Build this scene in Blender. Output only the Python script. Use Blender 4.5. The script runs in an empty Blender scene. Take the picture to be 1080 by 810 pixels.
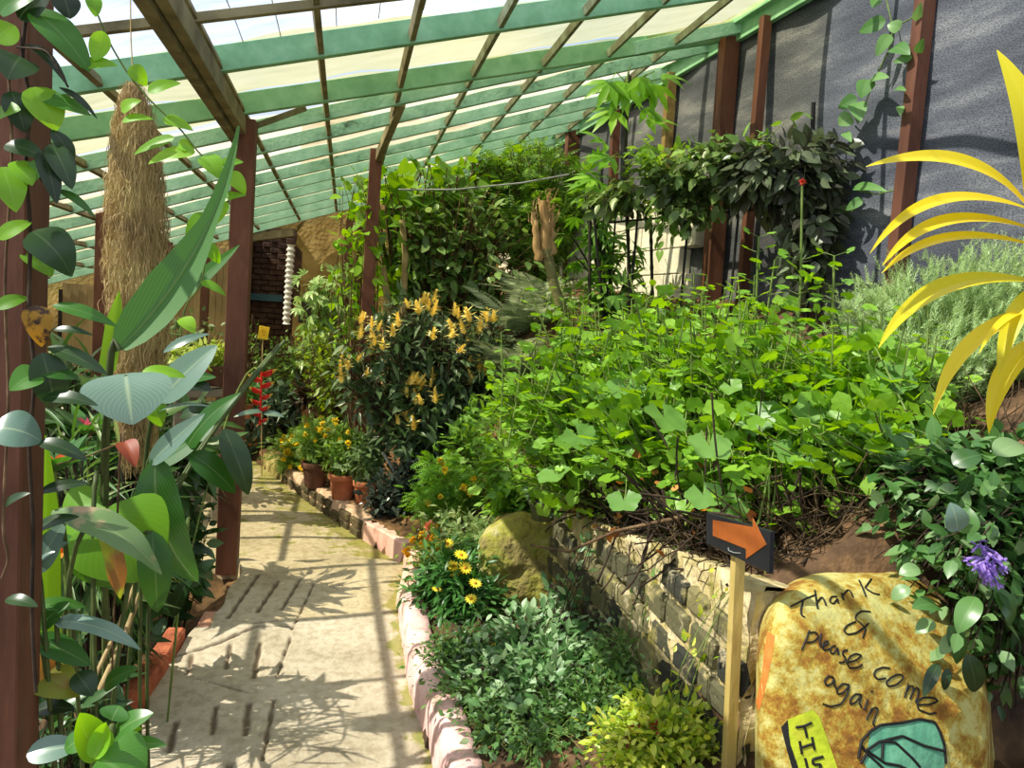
import bpy, math, random
import numpy as np
from mathutils import Vector, Matrix
from mathutils.bvhtree import BVHTree
import mathutils
rng = np.random.default_rng(7)
random.seed(7)
COL = bpy.context.scene.collection
A = np.array
# ------------------------------------------------------------------ camera frame
F = 803.0
_d = A([-175., 80., -F]); _d /= np.linalg.norm(_d)
_u = A([700., 9600., F]); _u = _u - _u.dot(_d) * _d; _u /= np.linalg.norm(_u)
_r = np.cross(_d, _u)
CM = np.stack([_r, _d, _u])
EYE = A([0., 0., 1.6])
def ray(px, py): return CM @ A([px - 540., 405. - py, -F])
def PY(px, py, y):
    w = ray(px, py); return EYE + w * y / w[1]
def PX(px, py, x):
    w = ray(px, py); return EYE + w * x / w[0]
def PZ(px, py, z=0.0):
    w = ray(px, py); return EYE + w * (z - 1.6) / w[2]
def roofz(x): return 2.62 + .34 * (x + .65)
def PR(px, py, dz=0.0):
    w = ray(px, py); t = (2.62 + dz - 1.6 + .34 * .65) / (w[2] - .34 * w[0]); return EYE + w * t
def netx(y): return 2.95 - .14 * (y - 3)
def PN(px, py, off=0.0):          # a point on the net wall
    w = ray(px, py); t = (2.95 + .42 + off) / (w[0] + .14 * w[1]); return EYE + w * t
def backy(x): return 10.1 - .15 * (x + .65)
def PB(px, py, off=0.0):          # a point on the back wall
    w = ray(px, py); t = (10.1 - .0975 + off) / (w[1] + .15 * w[0]); return EYE + w * t
def nz(v):
    v = np.asarray(v, float); n = np.linalg.norm(v, axis=-1, keepdims=True); return v / np.maximum(n, 1e-9)
def mpp(p): return np.linalg.norm(A(p) - EYE) / F      # metres per pixel at p

# ------------------------------------------------------------------ colour / materials
def lin(c):
    return tuple((x / 255 / 12.92) if x / 255 <= .04045 else ((x / 255 + .055) / 1.055) ** 2.4 for x in c) + (1.,)
def new_mat(name):
    m = bpy.data.materials.new(name); m.use_nodes = True; nt = m.node_tree
    b = nt.nodes['Principled BSDF']; return m, nt, b
def N(nt, t, **k):
    n = nt.nodes.new(t)
    for a, v in k.items():
        if a.startswith('i_'):
            key = a[2:]; n.inputs[int(key) if key.isdigit() else key].default_value = v
        else: setattr(n, a, v)
    return n
def ramp(nt, cols, pos=None, interp='LINEAR'):
    r = N(nt, 'ShaderNodeValToRGB'); e = r.color_ramp.elements; r.color_ramp.interpolation = interp
    pos = pos or [i / max(1, len(cols) - 1) for i in range(len(cols))]
    while len(e) < len(cols): e.new(.5)
    for i, (c, p) in enumerate(zip(cols, pos)):
        e[i].position = p; e[i].color = lin(c)
    return r
def L(nt, a, ai, b, bi): nt.links.new(a.outputs[ai], b.inputs[bi])
def mat(name, cols, scale=6, detail=5, rough=.8, bump=.2, bscale=None, pos=None, spec=.3, stretch=None, metallic=0):
    m, nt, b = new_mat(name)
    tc = N(nt, 'ShaderNodeTexCoord'); src = (tc, 'Object')
    if stretch:
        mp = N(nt, 'ShaderNodeMapping'); mp.inputs['Scale'].default_value = stretch
        L(nt, tc, 'Object', mp, 'Vector'); src = (mp, 'Vector')
    n = N(nt, 'ShaderNodeTexNoise', i_Scale=scale, i_Detail=detail, i_Roughness=.6)
    L(nt, src[0], src[1], n, 'Vector')
    r = ramp(nt, cols, pos or [.3 + .4 * i / max(1, len(cols) - 1) for i in range(len(cols))])
    L(nt, n, 'Fac', r, 'Fac'); L(nt, r, 'Color', b, 'Base Color')
    b.inputs['Roughness'].default_value = rough; b.inputs['Specular IOR Level'].default_value = spec
    b.inputs['Metallic'].default_value = metallic
    if bump:
        n2 = N(nt, 'ShaderNodeTexNoise', i_Scale=bscale or scale * 4, i_Detail=4)
        L(nt, src[0], src[1], n2, 'Vector')
        bp = N(nt, 'ShaderNodeBump', i_Strength=bump, i_Distance=.02); L(nt, n2, 'Fac', bp, 'Height'); L(nt, bp, 'Normal', b, 'Normal')
    return m
def leafmat(name, cols, trans=.35, rough=.42, rib=.25, tcol=None, spec=.45, blotch=None):
    """cols: the colours the leaves of one plant range over; rib: how much paler the midrib is"""
    m, nt, b = new_mat(name)
    g = N(nt, 'ShaderNodeNewGeometry'); oi = N(nt, 'ShaderNodeObjectInfo')
    ad = N(nt, 'ShaderNodeMath', operation='ADD'); L(nt, g, 'Random Per Island', ad, 0); L(nt, oi, 'Random', ad, 1)
    fr = N(nt, 'ShaderNodeMath', operation='FRACT'); L(nt, ad, 0, fr, 0)
    r = ramp(nt, cols); L(nt, fr, 0, r, 'Fac'); c = (r, 'Color')
    uv = N(nt, 'ShaderNodeUVMap'); sp = N(nt, 'ShaderNodeSeparateXYZ'); L(nt, uv, 'UV', sp, 0)
    if blotch:
        n = N(nt, 'ShaderNodeTexNoise', i_Scale=blotch[1], i_Detail=3); tc = N(nt, 'ShaderNodeTexCoord'); L(nt, tc, 'Object', n, 'Vector')
        rr = ramp(nt, [(0, 0, 0), (255, 255, 255)], [blotch[2], blotch[2] + .12]); L(nt, n, 'Fac', rr, 'Fac')
        mb = N(nt, 'ShaderNodeMix', data_type='RGBA'); L(nt, rr, 'Color', mb, 0); L(nt, c[0], c[1], mb, 6); mb.inputs[7].default_value = lin(blotch[0])
        c = (mb, 2)
    if rib:
        mr = N(nt, 'ShaderNodeMapRange'); mr.inputs['From Min'].default_value = .5; mr.inputs['From Max'].default_value = .54
        mr.inputs['To Min'].default_value = rib; mr.inputs['To Max'].default_value = 0
        ab = N(nt, 'ShaderNodeMath', operation='PINGPONG', i_1=1.0)   # v 0..1 -> distance via abs below
        sb = N(nt, 'ShaderNodeMath', operation='SUBTRACT', i_1=.5); L(nt, sp, 'Y', sb, 0)
        av = N(nt, 'ShaderNodeMath', operation='ABSOLUTE'); L(nt, sb, 0, av, 0)
        ad2 = N(nt, 'ShaderNodeMath', operation='ADD', i_1=.5); L(nt, av, 0, ad2, 0); L(nt, ad2, 0, mr, 'Value')
        # side veins
        sv = N(nt, 'ShaderNodeMath', operation='MULTIPLY_ADD', i_1=1.2); L(nt, av, 0, sv, 0); sv.inputs[1].default_value = -1.2; L(nt, sp, 'X', sv, 2)
        sm = N(nt, 'ShaderNodeMath', operation='MULTIPLY', i_1=75.0); L(nt, sv, 0, sm, 0)
        sn = N(nt, 'ShaderNodeMath', operation='SINE'); L(nt, sm, 0, sn, 0)
        pw = N(nt, 'ShaderNodeMapRange'); pw.inputs['From Min'].default_value = .8; pw.inputs['From Max'].default_value = 1; pw.inputs['To Min'].default_value = 0; pw.inputs['To Max'].default_value = rib * .45
        L(nt, sn, 0, pw, 'Value')
        mx = N(nt, 'ShaderNodeMath', operation='MAXIMUM'); L(nt, mr, 0, mx, 0); L(nt, pw, 0, mx, 1)
        mi = N(nt, 'ShaderNodeMix', data_type='RGBA'); L(nt, mx, 0, mi, 0); L(nt, c[0], c[1], mi, 6); mi.inputs[7].default_value = lin((215, 228, 170)); c = (mi, 2)
    L(nt, c[0], c[1], b, 'Base Color')
    b.inputs['Roughness'].default_value = rough; b.inputs['Specular IOR Level'].default_value = spec
    tr = N(nt, 'ShaderNodeBsdfTranslucent'); hs = N(nt, 'ShaderNodeHueSaturation', i_Hue=.48, i_Saturation=1.15, i_Value=1.35)
    L(nt, c[0], c[1], hs, 'Color'); L(nt, hs, 'Color', tr, 'Color')
    mx = N(nt, 'ShaderNodeMixShader', i_0=trans); L(nt, b, 0, mx, 1); L(nt, tr, 0, mx, 2)
    L(nt, mx, 0, nt.nodes['Material Output'], 'Surface')
    return m

# ------------------------------------------------------------------ mesh builder
class MB:
    def __init__(s): s.sm = []; s.v = []; s.l = []; s.n = []; s.u = []; s.m = []; s.c = 0
    def arr(s, v, loops, sizes, uv=None, mi=0, sm=True):
        v = np.asarray(v, np.float64).reshape(-1, 3)
        s.v.append(v); s.l.append(np.asarray(loops, np.int64).ravel() + s.c); sizes = np.asarray(sizes, np.int64).ravel(); s.n.append(sizes)
        s.u.append(np.zeros((len(v), 2)) + .25 if uv is None else np.asarray(uv, float).reshape(-1, 2)); s.m.append(np.full(len(sizes), mi)); s.sm.append(np.full(len(sizes), sm)); s.c += len(v)
        return s
    def add(s, v, faces, uv=None, mi=0, sm=True):
        return s.arr(v, [i for f in faces for i in f], [len(f) for f in faces], uv, mi, sm)
    def grid(s, P, uv=None, mi=0, close=False):
        P = np.asarray(P, float); a, b = P.shape[:2]
        idx = np.arange(a * b).reshape(a, b)
        if close: idx = np.concatenate([idx, idx[:, :1]], 1)
        q = np.stack([idx[:-1, :-1], idx[:-1, 1:], idx[1:, 1:], idx[1:, :-1]], -1).reshape(-1, 4)
        return s.arr(P.reshape(-1, 3), q.ravel(), np.full(len(q), 4), uv, mi)
    def tube(s, pts, r, k=6, mi=0, cap=True):
        pts = np.asarray(pts, float); n = len(pts); r = np.full(n, r) if np.isscalar(r) else np.asarray(r, float)
        T = nz(np.gradient(pts, axis=0)); ref = A([0, 0, 1.]) if abs(T[0][2]) < .9 else A([1., 0, 0])
        U = np.zeros_like(T); u = nz(np.cross(T[0], ref))
        for i in range(n):
            u = nz(u - u.dot(T[i]) * T[i]); U[i] = u
        W = np.cross(T, U); a = np.linspace(0, 2 * np.pi, k, endpoint=False)
        P = pts[:, None] + r[:, None, None] * (U[:, None] * np.cos(a)[None, :, None] + W[:, None] * np.sin(a)[None, :, None])
        s.grid(P, mi=mi, close=True)
        if cap:
            s.add(P[0], [tuple(range(k))], mi=mi); s.add(P[-1], [tuple(range(k))[::-1]], mi=mi)
        return s
    def box(s, c, d, R=None, bev=.06, mi=0):
        """a box with cut edges; c centre, d full size, R 3x3 axes as columns"""
        d = A(d, float) / 2; b = min(bev, 1) * d.min()
        vs = []; 
        for sx in (-1, 1):
            for sy in (-1, 1):
                for sz in (-1, 1):
                    for ax in range(3):
                        p = A([sx, sy, sz]) * (d - b); p[ax] = (sx, sy, sz)[ax] * d[ax]; vs.append(p)
        V = A(vs); bm = __import__('bmesh').new()
        for p in V: bm.verts.new(p)
        r = __import__('bmesh').ops.convex_hull(bm, input=bm.verts[:]); bm.verts.index_update()
        VV = A([v.co[:] for v in bm.verts]); FF = [tuple(v.index for v in f.verts) for f in bm.faces]; bm.free()
        if R is not None: VV = VV @ A(R).T
        return s.add(VV + A(c), FF, mi=mi, sm=False)
    def bar(s, p0, p1, w, h, up=(0, 0, 1), bev=.1, mi=0):
        """a timber from p0 to p1; w across, h along up"""
        p0, p1 = A(p0, float), A(p1, float); t = nz(p1 - p0); u = A(up, float); u = nz(u - u.dot(t) * t); x = np.cross(t, u)
        return s.box((p0 + p1) / 2, (w, np.linalg.norm(p1 - p0), h), np.stack([x, t, u], 1), bev, mi)
    def lathe(s, prof, c, k=24, mi=0, R=None):
        a = np.linspace(0, 2 * np.pi, k, endpoint=False); prof = A(prof, float)
        P = np.stack([prof[:, :1] * np.cos(a), prof[:, :1] * np.sin(a), np.repeat(prof[:, 1:], k, 1)], -1)
        if R is not None: P = P @ A(R).T
        return s.grid(P + A(c), mi=mi, close=True)
    def scatter(s, tm, pos, dx, nr, size, mi=0, wid=1.0):
        tv, tf, tu = tm; dx = nz(dx); nr = nz(nr - (nr * dx).sum(-1, keepdims=True) * dx); by = np.cross(nr, dx)
        size = np.broadcast_to(np.asarray(size, float), (len(pos),))[:, None, None]
        V = pos[:, None] + size * (dx[:, None] * tv[None, :, :1] + by[:, None] * tv[None, :, 1:2] * wid + nr[:, None] * tv[None, :, 2:3])
        fl = A([i for f in tf for i in f]); fs = A([len(f) for f in tf])
        off = np.arange(len(pos))[:, None] * len(tv)
        return s.arr(V, (fl[None] + off), np.tile(fs, len(pos)), np.tile(tu, (len(pos), 1)), mi)
    def build(s, name, mats, parent=None, loc=None, smooth=True):
        v = np.concatenate(s.v); l = np.concatenate(s.l); n = np.concatenate(s.n); u = np.concatenate(s.u); mi = np.concatenate(s.m)
        if parent is not None: org = ORG[parent.name]
        elif loc is not None: org = A(loc, float)
        else:
            org = A([(v[:, 0].min() + v[:, 0].max()) / 2, (v[:, 1].min() + v[:, 1].max()) / 2, v[:, 2].min()])
        me = bpy.data.meshes.new(name); me.vertices.add(len(v)); me.vertices.foreach_set('co', (v - org).ravel().astype(np.float32))
        me.loops.add(len(l)); me.loops.foreach_set('vertex_index', l.astype(np.int32))
        st = np.concatenate([[0], np.cumsum(n)[:-1]]); me.polygons.add(len(n)); me.polygons.foreach_set('loop_start', st.astype(np.int32)); me.polygons.foreach_set('loop_total', n.astype(np.int32))
        me.polygons.foreach_set('material_index', mi.astype(np.int32)); me.polygons.foreach_set('use_smooth', np.concatenate(s.sm) & smooth)
        uvl = me.uv_layers.new(name='UVMap'); uvl.data.foreach_set('uv', u[l].ravel().astype(np.float32))
        me.update(calc_edges=True); me.validate()
        for m in (mats if isinstance(mats, (list, tuple)) else [mats]): me.materials.append(m)
        o = bpy.data.objects.new(name, me); COL.objects.link(o)
        if parent is not None: o.parent = parent; ORG[o.name] = org
        else: o.location = org; ORG[o.name] = org
        return o
ORG = {}
def thing(name, label, cat, loc, group=None):
    o = bpy.data.objects.new(name, None); COL.objects.link(o); o.empty_display_size = .1
    o.location = A(loc, float); ORG[o.name] = A(loc, float); return tag(o, label, cat, group)
def tag(o, label, cat, group=None):
    o['label'] = label; o['category'] = cat
    if group: o['group'] = group
    return o
def struct(o): o['kind'] = 'structure'; return o
def dup(o, loc=None, label=None, parent=None, rotz=None, scale=None):
    c = o.copy(); COL.objects.link(c); c.parent = parent
    if loc is not None: c.location = loc
    if label: c['label'] = label
    if rotz is not None: c.rotation_euler[2] = rotz
    if scale is not None: c.scale = (scale,) * 3
    ORG[c.name] = A(loc if loc is not None else ORG.get(o.name, (0, 0, 0)), float)
    for ch in o.children: dup(ch, parent=c)
    return c

# ------------------------------------------------------------------ leaf shapes (x along, y across, z up)
def tm_ovate(w=.5, curl=.12, fold=.1, wide=.35):
    xs = [0, wide * .55, wide + .12, .74, 1]; ws = [0, .85, 1, .62, 0]
    v = [(0, 0, 0)]; f = []; u = [(0, .5)]
    for x, k in zip(xs[1:-1], ws[1:-1]):
        z = -curl * x * x
        for sd in (-1, 0, 1):
            v.append((x, sd * k * w / 2, z + abs(sd) * fold * k * w)); u.append((x, .5 + sd * .5))
    v.append((1, 0, -curl)); u.append((1, .5)); e = len(v) - 1
    f += [(0, 1, 2), (0, 2, 3)]
    for r in range(2):
        a = 1 + 3 * r; f += [(a, a + 3, a + 4, a + 1), (a + 1, a + 4, a + 5, a + 2)]
    f += [(7, e, 8), (8, e, 9)]
    return A(v, float), f, A(u, float)
def tm_small(w=.5, curl=.1, fold=.12):
    v = [(0, 0, 0), (.4, -w / 2, fold * w), (.42, 0, 0), (.4, w / 2, fold * w), (1, 0, -curl)]
    return A(v, float), [(0, 1, 2), (0, 2, 3), (1, 4, 2), (2, 4, 3)], A([(0, .5), (.4, 0), (.4, .5), (.4, 1), (1, .5)], float)
def tm_round(lobes=5, k=20, cup=.12):
    v = [(.42, 0, -.0)]; u = [(.5, .5)]
    for i in range(k + 1):
        a = np.pi + .28 + (2 * np.pi - .56) * i / k
        rr = .5 * (1 + .09 * math.cos((a - np.pi) * lobes) ) * (1.0 + .03 * (-1) ** i)
        x = .42 + rr * math.cos(a) * (1.0 if math.cos(a) > 0 else .85); y = rr * math.sin(a) * 1.12
        v.append((x, y, cup * (rr * 2) ** 2 * .5 + .03 * math.cos(a * lobes))); u.append((.5 + .5 * math.cos(a), .5 + .5 * math.sin(a)))
    return A(v, float), [(0, i + 1, i + 2) for i in range(k)], A(u, float)
def merge(ts):
    V, Fc, U = [], [], []; c = 0
    for v, f, u in ts:
        V.append(v); U.append(u); Fc += [tuple(i + c for i in q) for q in f]; c += len(v)
    return np.concatenate(V), Fc, np.concatenate(U)
def xf(t, ang=0, sc=1, off=(0, 0, 0), tilt=0):
    v = t[0] * sc; c, s_ = math.cos(tilt), math.sin(tilt)
    v = np.stack([v[:, 0] * c - v[:, 2] * s_, v[:, 1], v[:, 0] * s_ + v[:, 2] * c], 1)
    c, s_ = math.cos(ang), math.sin(ang)
    return np.stack([v[:, 0] * c - v[:, 1] * s_, v[:, 0] * s_ + v[:, 1] * c, v[:, 2]], 1) + A(off, float), t[1], t[2]
def tm_palm(n=5, w=.26):
    o = tm_ovate(w, .25, .12, .5); out = []
    for i in range(n):
        a = (i - (n - 1) / 2) * .62; out.append(xf(o, a, .7 * (1 - .12 * abs(a)), (.32, 0, 0)))
    st = (A([(0, -.008, 0), (.33, -.008, 0), (.33, .008, 0), (0, .008, 0)], float), [(0, 1, 2, 3)], A([(.2, .2)] * 4, float))
    return merge(out + [st])
def tm_pinnate(n=10, w=.22, l=.3, droop=.45):
    """a frond or a feathery leaf: a rachis with paired leaflets"""
    sm = tm_small(w, .15, .1); out = []
    for i in range(n):
        x = .12 + .84 * i / (n - 1); z = -droop * x * x; s_ = l * math.sin(math.pi * (.16 + .8 * x)) ** .8
        for sd in (-1, 1): out.append(xf(sm, sd * 1.15, s_, (x, 0, z), -.15))
    xs = np.linspace(0, 1, 6)
    v = A([(x, sd * .008, -droop * x * x) for x in xs for sd in (-1, 1)], float)
    out.append((v, [(2 * i, 2 * i + 2, 2 * i + 3, 2 * i + 1) for i in range(5)], A([(.2, .2)] * 12, float)))
    return merge(out)
def tm_sprig(n=9, w=.17, l=.32):
    """a rosemary-like shoot with needles all round"""
    out = []
    for i in range(n):
        x = .1 + .85 * i / n
        for j in range(3):
            a = j * 2.1 + i * 1.3; q = xf((A([(0, -w / 2, 0), (1, 0, 0), (0, w / 2, 0)], float), [(0, 1, 2)], A([(.2, .2)] * 3, float)), 0, l * (1 - .5 * x), (0, 0, 0), .9)
            v = q[0]; c, s_ = math.cos(a), math.sin(a)
            out.append((np.stack([v[:, 0] + x, v[:, 1] * c - v[:, 2] * s_, v[:, 1] * s_ + v[:, 2] * c], 1), q[1], q[2]))
    return merge(out)
OV = tm_ovate(.5); OVW = tm_ovate(.72, .1, .08, .28); LAN = tm_ovate(.27, .2, .12, .45); SM = tm_small(.5); SMN = tm_small(.3, .15)
RND = tm_round(); PALM = tm_palm(); FROND = tm_pinnate(17, .2, .27, .45); FEATH = tm_pinnate(6, .34, .42, .2); SPRIG = tm_sprig()
TRI = merge([xf(tm_ovate(.55, .12), a, .62) for a in (-1.1, 0, 1.1)])

# ------------------------------------------------------------------ ground
def smooth(a, b, x):
    t = np.clip((np.asarray(x, float) - a) / (b - a), 0, 1); return t * t * (3 - 2 * t)
XR = A([(-2, .48), (1.5, .42), (2.62, .38), (3.03, .34), (3.93, .34), (4.45, .42), (4.72, .42), (5.06, .27), (6.16, -.17), (7.36, -.62), (8.2, -.95), (11, -1.3)])
XL = A([(-2, -.72), (2.72, -.70), (3.18, -.68), (3.62, -.62), (4.5, -.50), (4.62, -.50), (4.85, -.9), (5.3, -1.15), (10, -1.7), (12, -1.7)])
def xr(y): return np.interp(y, XR[:, 0], XR[:, 1])
def xl(y): return np.interp(y, XL[:, 0], XL[:, 1])
WX = 1.1                                   # face of the stone wall
def walltop(y): return .64 + (3.6 - np.asarray(y, float)) * .15
def ground(x, y):
    x = np.asarray(x, float); y = np.asarray(y, float); d = x - xr(y)
    bed = .13 + np.clip((3.5 - y) * .17, 0, .35) * smooth(.0, .7, d)
    up = walltop(y) + (x - WX - .1) * .52
    low = np.clip(bed, 0, .46) + .0 * x
    kb = smooth(1.78, 1.86, y - .35 * np.clip(x - 1.9, 0, 2) * 0)
    near = np.where(x < WX + .06, bed, up * kb + low * (1 - kb))
    far = .14 + np.interp(d, [0, .5, 1.6, 2.4, 3.3], [0, .08, 1.42, 1.72, 1.98])
    k = smooth(3.55, 4.3, y); right = near * (1 - k) + far * k
    left = -.04 - .12 * smooth(0, .25, xl(y) - x) * (1 - smooth(4.6, 5.2, y))
    left = np.where(x > xl(y), -.04, left)
    return np.where(d > .02, right, left)

# ------------------------------------------------------------------ plants
def bush(th, blobs, bases, nb, nl, tm, size, lm, sm=None, sr=.004, t0=.35, up=.5, out=.6, droop=.15, jit=.03, flat=1.0, name='leaves', wid=1.0, clip=True, bow=.2, rnd=.55, shell=.45, stems=1.0, petiole=0, zmin=None):
    """leaves on bowed stems that run from bases to points inside ellipsoids; returns the shoot tips"""
    bases = A(bases, float).reshape(-1, 3); w = A([np.prod(b[1]) ** .67 for b in blobs]); w /= w.sum()
    bi = rng.choice(len(blobs), nb, p=w); C = A([b[0] for b in blobs], float)[bi]; Rr = A([b[1] for b in blobs], float)[bi]
    dv = nz(rng.normal(size=(nb, 3))); dv[:, 2] = np.where(rng.random(nb) < .6, np.abs(dv[:, 2]), dv[:, 2])
    tips = C + dv * Rr * (shell + (1 - shell) * rng.random((nb, 1)) ** .6)
    if clip: tips[:, 2] = np.maximum(tips[:, 2], ground(tips[:, 0], tips[:, 1]) + .04)
    tips[:, 0] = np.minimum(tips[:, 0], netx(tips[:, 1]) - .12); tips[:, 1] = np.minimum(tips[:, 1], backy(tips[:, 0]) - .15); tips[:, 2] = np.minimum(tips[:, 2], roofz(tips[:, 0]) - .12)
    if zmin is not None: tips[:, 2] = np.maximum(tips[:, 2], zmin + .02)
    dd = np.linalg.norm(tips[:, None] - bases[None], axis=-1) + rng.random((nb, len(bases))) * .15
    b0 = bases[dd.argmin(1)] + rng.normal(size=(nb, 3)) * A([.03, .03, 0])
    ln = np.linalg.norm(tips - b0, axis=1, keepdims=True)
    ct = b0 * .45 + tips * .55 + A([0, 0, 1.]) * ln * bow + rng.normal(size=(nb, 3)) * ln * .08
    def bz(t, i): return (1 - t) ** 2 * b0[i] + 2 * t * (1 - t) * ct[i] + t * t * tips[i]
    def tg(t, i): return nz(2 * (1 - t) * (ct[i] - b0[i]) + 2 * t * (tips[i] - ct[i]))
    i = np.repeat(np.arange(nb), nl); t = (t0 + (1.0 - t0) * np.tile(np.linspace(0, 1, nl), nb) + rng.normal(size=nb * nl) * .03).clip(0, 1)[:, None]
    p = bz(t, i) + rng.normal(size=(nb * nl, 3)) * jit; T = tg(t, i); O = nz(p - C[i])
    p[:, 0] = np.minimum(p[:, 0], netx(p[:, 1]) - .09); p[:, 2] = np.minimum(p[:, 2], roofz(p[:, 0]) - .08)
    if zmin is not None: p[:, 2] = np.maximum(p[:, 2], zmin + .03 * rng.random(len(p)))
    d = nz(T * .35 + O * out + rng.normal(size=p.shape) * rnd + A([0, 0, -droop]))
    n = nz(A([0, 0, 1.]) * flat + O * .35 + rng.normal(size=p.shape) * .35 + A([0, -.15, 0]) * up)
    sz = size * (.6 + .6 * rng.random(len(p))) * (1 - .25 * (t[:, 0] > .93))
    mb = MB(); mb.scatter(tm, p + d * petiole, d, n, sz, wid=wid); lo = mb.build(name, lm, th)
    if sm is not None:
        mb = MB(); tt = np.linspace(0, 1, 6)[:, None]
        for k in range(int(nb * stems)):
            q = (1 - tt) ** 2 * b0[k] + 2 * tt * (1 - tt) * ct[k] + tt * tt * tips[k]
            mb.tube(q, sr * np.linspace(1, .45, 6), 4, cap=False)
        if petiole:
            for k in range(0, len(p)):
                mb.tube(A([p[k], p[k] + d[k] * petiole * .55 + A([0, 0, -.1 * petiole]), p[k] + d[k] * petiole]), sr * .35, 3, cap=False)
        mb.build('stems', sm, th)
    return tips, C, nz(tips - C)
def blob(px, py, y, rx, rz, ry=None):
    c = PY(px, py, y); m = mpp(c); return (c, (rx * m, (ry or (rx + rz) / 2) * m, rz * m))
def prof(kind, t):
    if kind == 'lance': return np.sin(np.pi * t ** .8) ** .8
    if kind == 'strap': return np.minimum(1, np.minimum(t * 8 + .35, (1 - t) * 2.6)) ** .8
    if kind == 'heart': return np.minimum(1, np.sqrt(np.maximum(0, 1 - (np.maximum(0, .27 - t) / .27) ** 2)) ) * np.where(t > .27, np.cos((t - .27) / .73 * np.pi / 2) ** .75, 1)
    if kind == 'spear': return np.interp(t, [0, .06, .15, .3, .45, .6, .78, 1], [.3, .7, .95, 1, .72, .38, .26, .06])
    if kind == 'taper': return np.where(t < .25, np.sin(t / .25 * np.pi / 2), (1 - (t - .25) / .75) ** .75)
    return np.sin(np.pi * t ** .75) ** .65
def blade(b, t, w, arch=.12, fold=.12, kind='ovate', n=None, twist=0, ripple=.0, nu=14, nv=7, side=0, th=.0):
    """one large leaf blade from b to t; arch lifts its middle along the normal n"""
    b, t = A(b, float), A(t, float); Ln = np.linalg.norm(t - b); x = (t - b) / Ln
    if n is None: n = nz(nz(EYE - (b + t) / 2) * .75 + A([0, 0, .6]))
    n = A(n, float); n = nz(n - n.dot(x) * x); y0 = np.cross(n, x)
    u = np.linspace(0.004, .996, nu); v = np.linspace(-1, 1, nv)
    W = prof(kind, u) * w / 2; a = twist * (u - .3)
    P = np.zeros((nu, nv, 3)); ph = rng.random() * 6
    for i in range(nu):
        ny = y0 * math.cos(a[i]) + n * math.sin(a[i]); nn = n * math.cos(a[i]) - y0 * math.sin(a[i])
        c = b + x * Ln * u[i] + n * arch * Ln * 4 * u[i] * (1 - u[i]) + y0 * side * Ln * 4 * u[i] * (1 - u[i])
        P[i] = c + np.outer(W[i] * v * math.cos(fold), ny) + np.outer(np.abs(v) * W[i] * math.sin(fold) + ripple * w * v * v * np.sin(u[i] * 19 + ph + (v > 0) * 1.7), nn)
    uv = np.stack(np.meshgrid(u, (v + 1) / 2, indexing='ij'), -1)
    return P, uv
def leaf_px(parent, pb, pt, yb, yt, wpx, m, name='leaf', stem=None, **k):
    """a leaf blade between two points seen at depth yb and yt"""
    b, t = PY(*pb, yb), PY(*pt, yt); w = wpx * mpp((b + t) / 2); P, uv = blade(b, t, w, **k)
    mb = MB(); mb.grid(P, uv); 
    return mb.build(name, m, parent)
def stalk(parent, pts, r, m, name='stem', k=6):
    pts = A(pts, float)
    if len(pts) == 3:
        t = np.linspace(0, 1, 9)[:, None]; pts = (1 - t) ** 2 * pts[0] + 2 * t * (1 - t) * (2 * pts[1] - (pts[0] + pts[2]) / 2) + t * t * pts[2]
    mb = MB(); mb.tube(pts, np.linspace(r, r * .7, len(pts)), k); return mb.build(name, m, parent)
# ================================================================== the setting
M_soil = mat('soil', [(52, 40, 28), (90, 68, 46), (136, 104, 72)], 7, 8, .95, .6, 40)
M_conc = None
M_brown = mat('brown_timber', [(72, 43, 31), (98, 61, 45), (122, 81, 61)], 5, 6, .7, .15, 30, stretch=(1, 1, .25))
M_dkwood = mat('weathered_timber', [(88, 80, 56), (122, 114, 84), (148, 140, 106)], 6, 6, .8, .2, 30)
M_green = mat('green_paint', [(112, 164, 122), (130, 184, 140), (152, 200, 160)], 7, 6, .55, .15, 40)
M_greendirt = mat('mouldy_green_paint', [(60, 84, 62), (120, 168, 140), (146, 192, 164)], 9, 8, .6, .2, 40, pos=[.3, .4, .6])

M_greenlit = mat('lit_green_paint', [(126, 176, 148), (148, 196, 170), (168, 210, 186)], 7, 6, .55, .15, 40)  # same green paint, lightened to put the far roof's glow into the colour
M_fade = mat('faded_green_timber', [(84, 82, 60), (118, 122, 94), (146, 162, 134)], 6, 6, .8, .2, 30)
# ground
gx = np.concatenate([np.arange(-6, WX, .05), A([WX, WX + .07]), np.arange(WX + .12, 3.6, .05)]); gy = np.arange(-2, 11.6, .05)
GX, GY = np.meshgrid(gx, gy); GZ = ground(GX, GY) + .012 * rng.normal(size=GX.shape)
mb = MB(); mb.grid(np.stack([GX, GY, GZ], -1)); struct(mb.build('ground', M_soil))

# path: cast concrete with raked grooves and a crack
m, nt, b = new_mat('path_concrete'); M_conc = m
tc = N(nt, 'ShaderNodeTexCoord'); n1 = N(nt, 'ShaderNodeTexNoise', i_Scale=2.2, i_Detail=7, i_Roughness=.65); L(nt, tc, 'Object', n1, 'Vector')
r1 = ramp(nt, [(148, 136, 112), (176, 164, 138), (194, 182, 158)], [.3, .48, .66]); L(nt, n1, 'Fac', r1, 'Fac')
n2 = N(nt, 'ShaderNodeTexNoise', i_Scale=26, i_Detail=6); L(nt, tc, 'Object', n2, 'Vector')
r2 = ramp(nt, [(222, 218, 210), (255, 255, 255)], [.35, .55]); L(nt, n2, 'Fac', r2, 'Fac')
mm = N(nt, 'ShaderNodeMix', data_type='RGBA', blend_type='MULTIPLY', i_0=.8); L(nt, r1, 'Color', mm, 6); L(nt, r2, 'Color', mm, 7)
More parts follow.
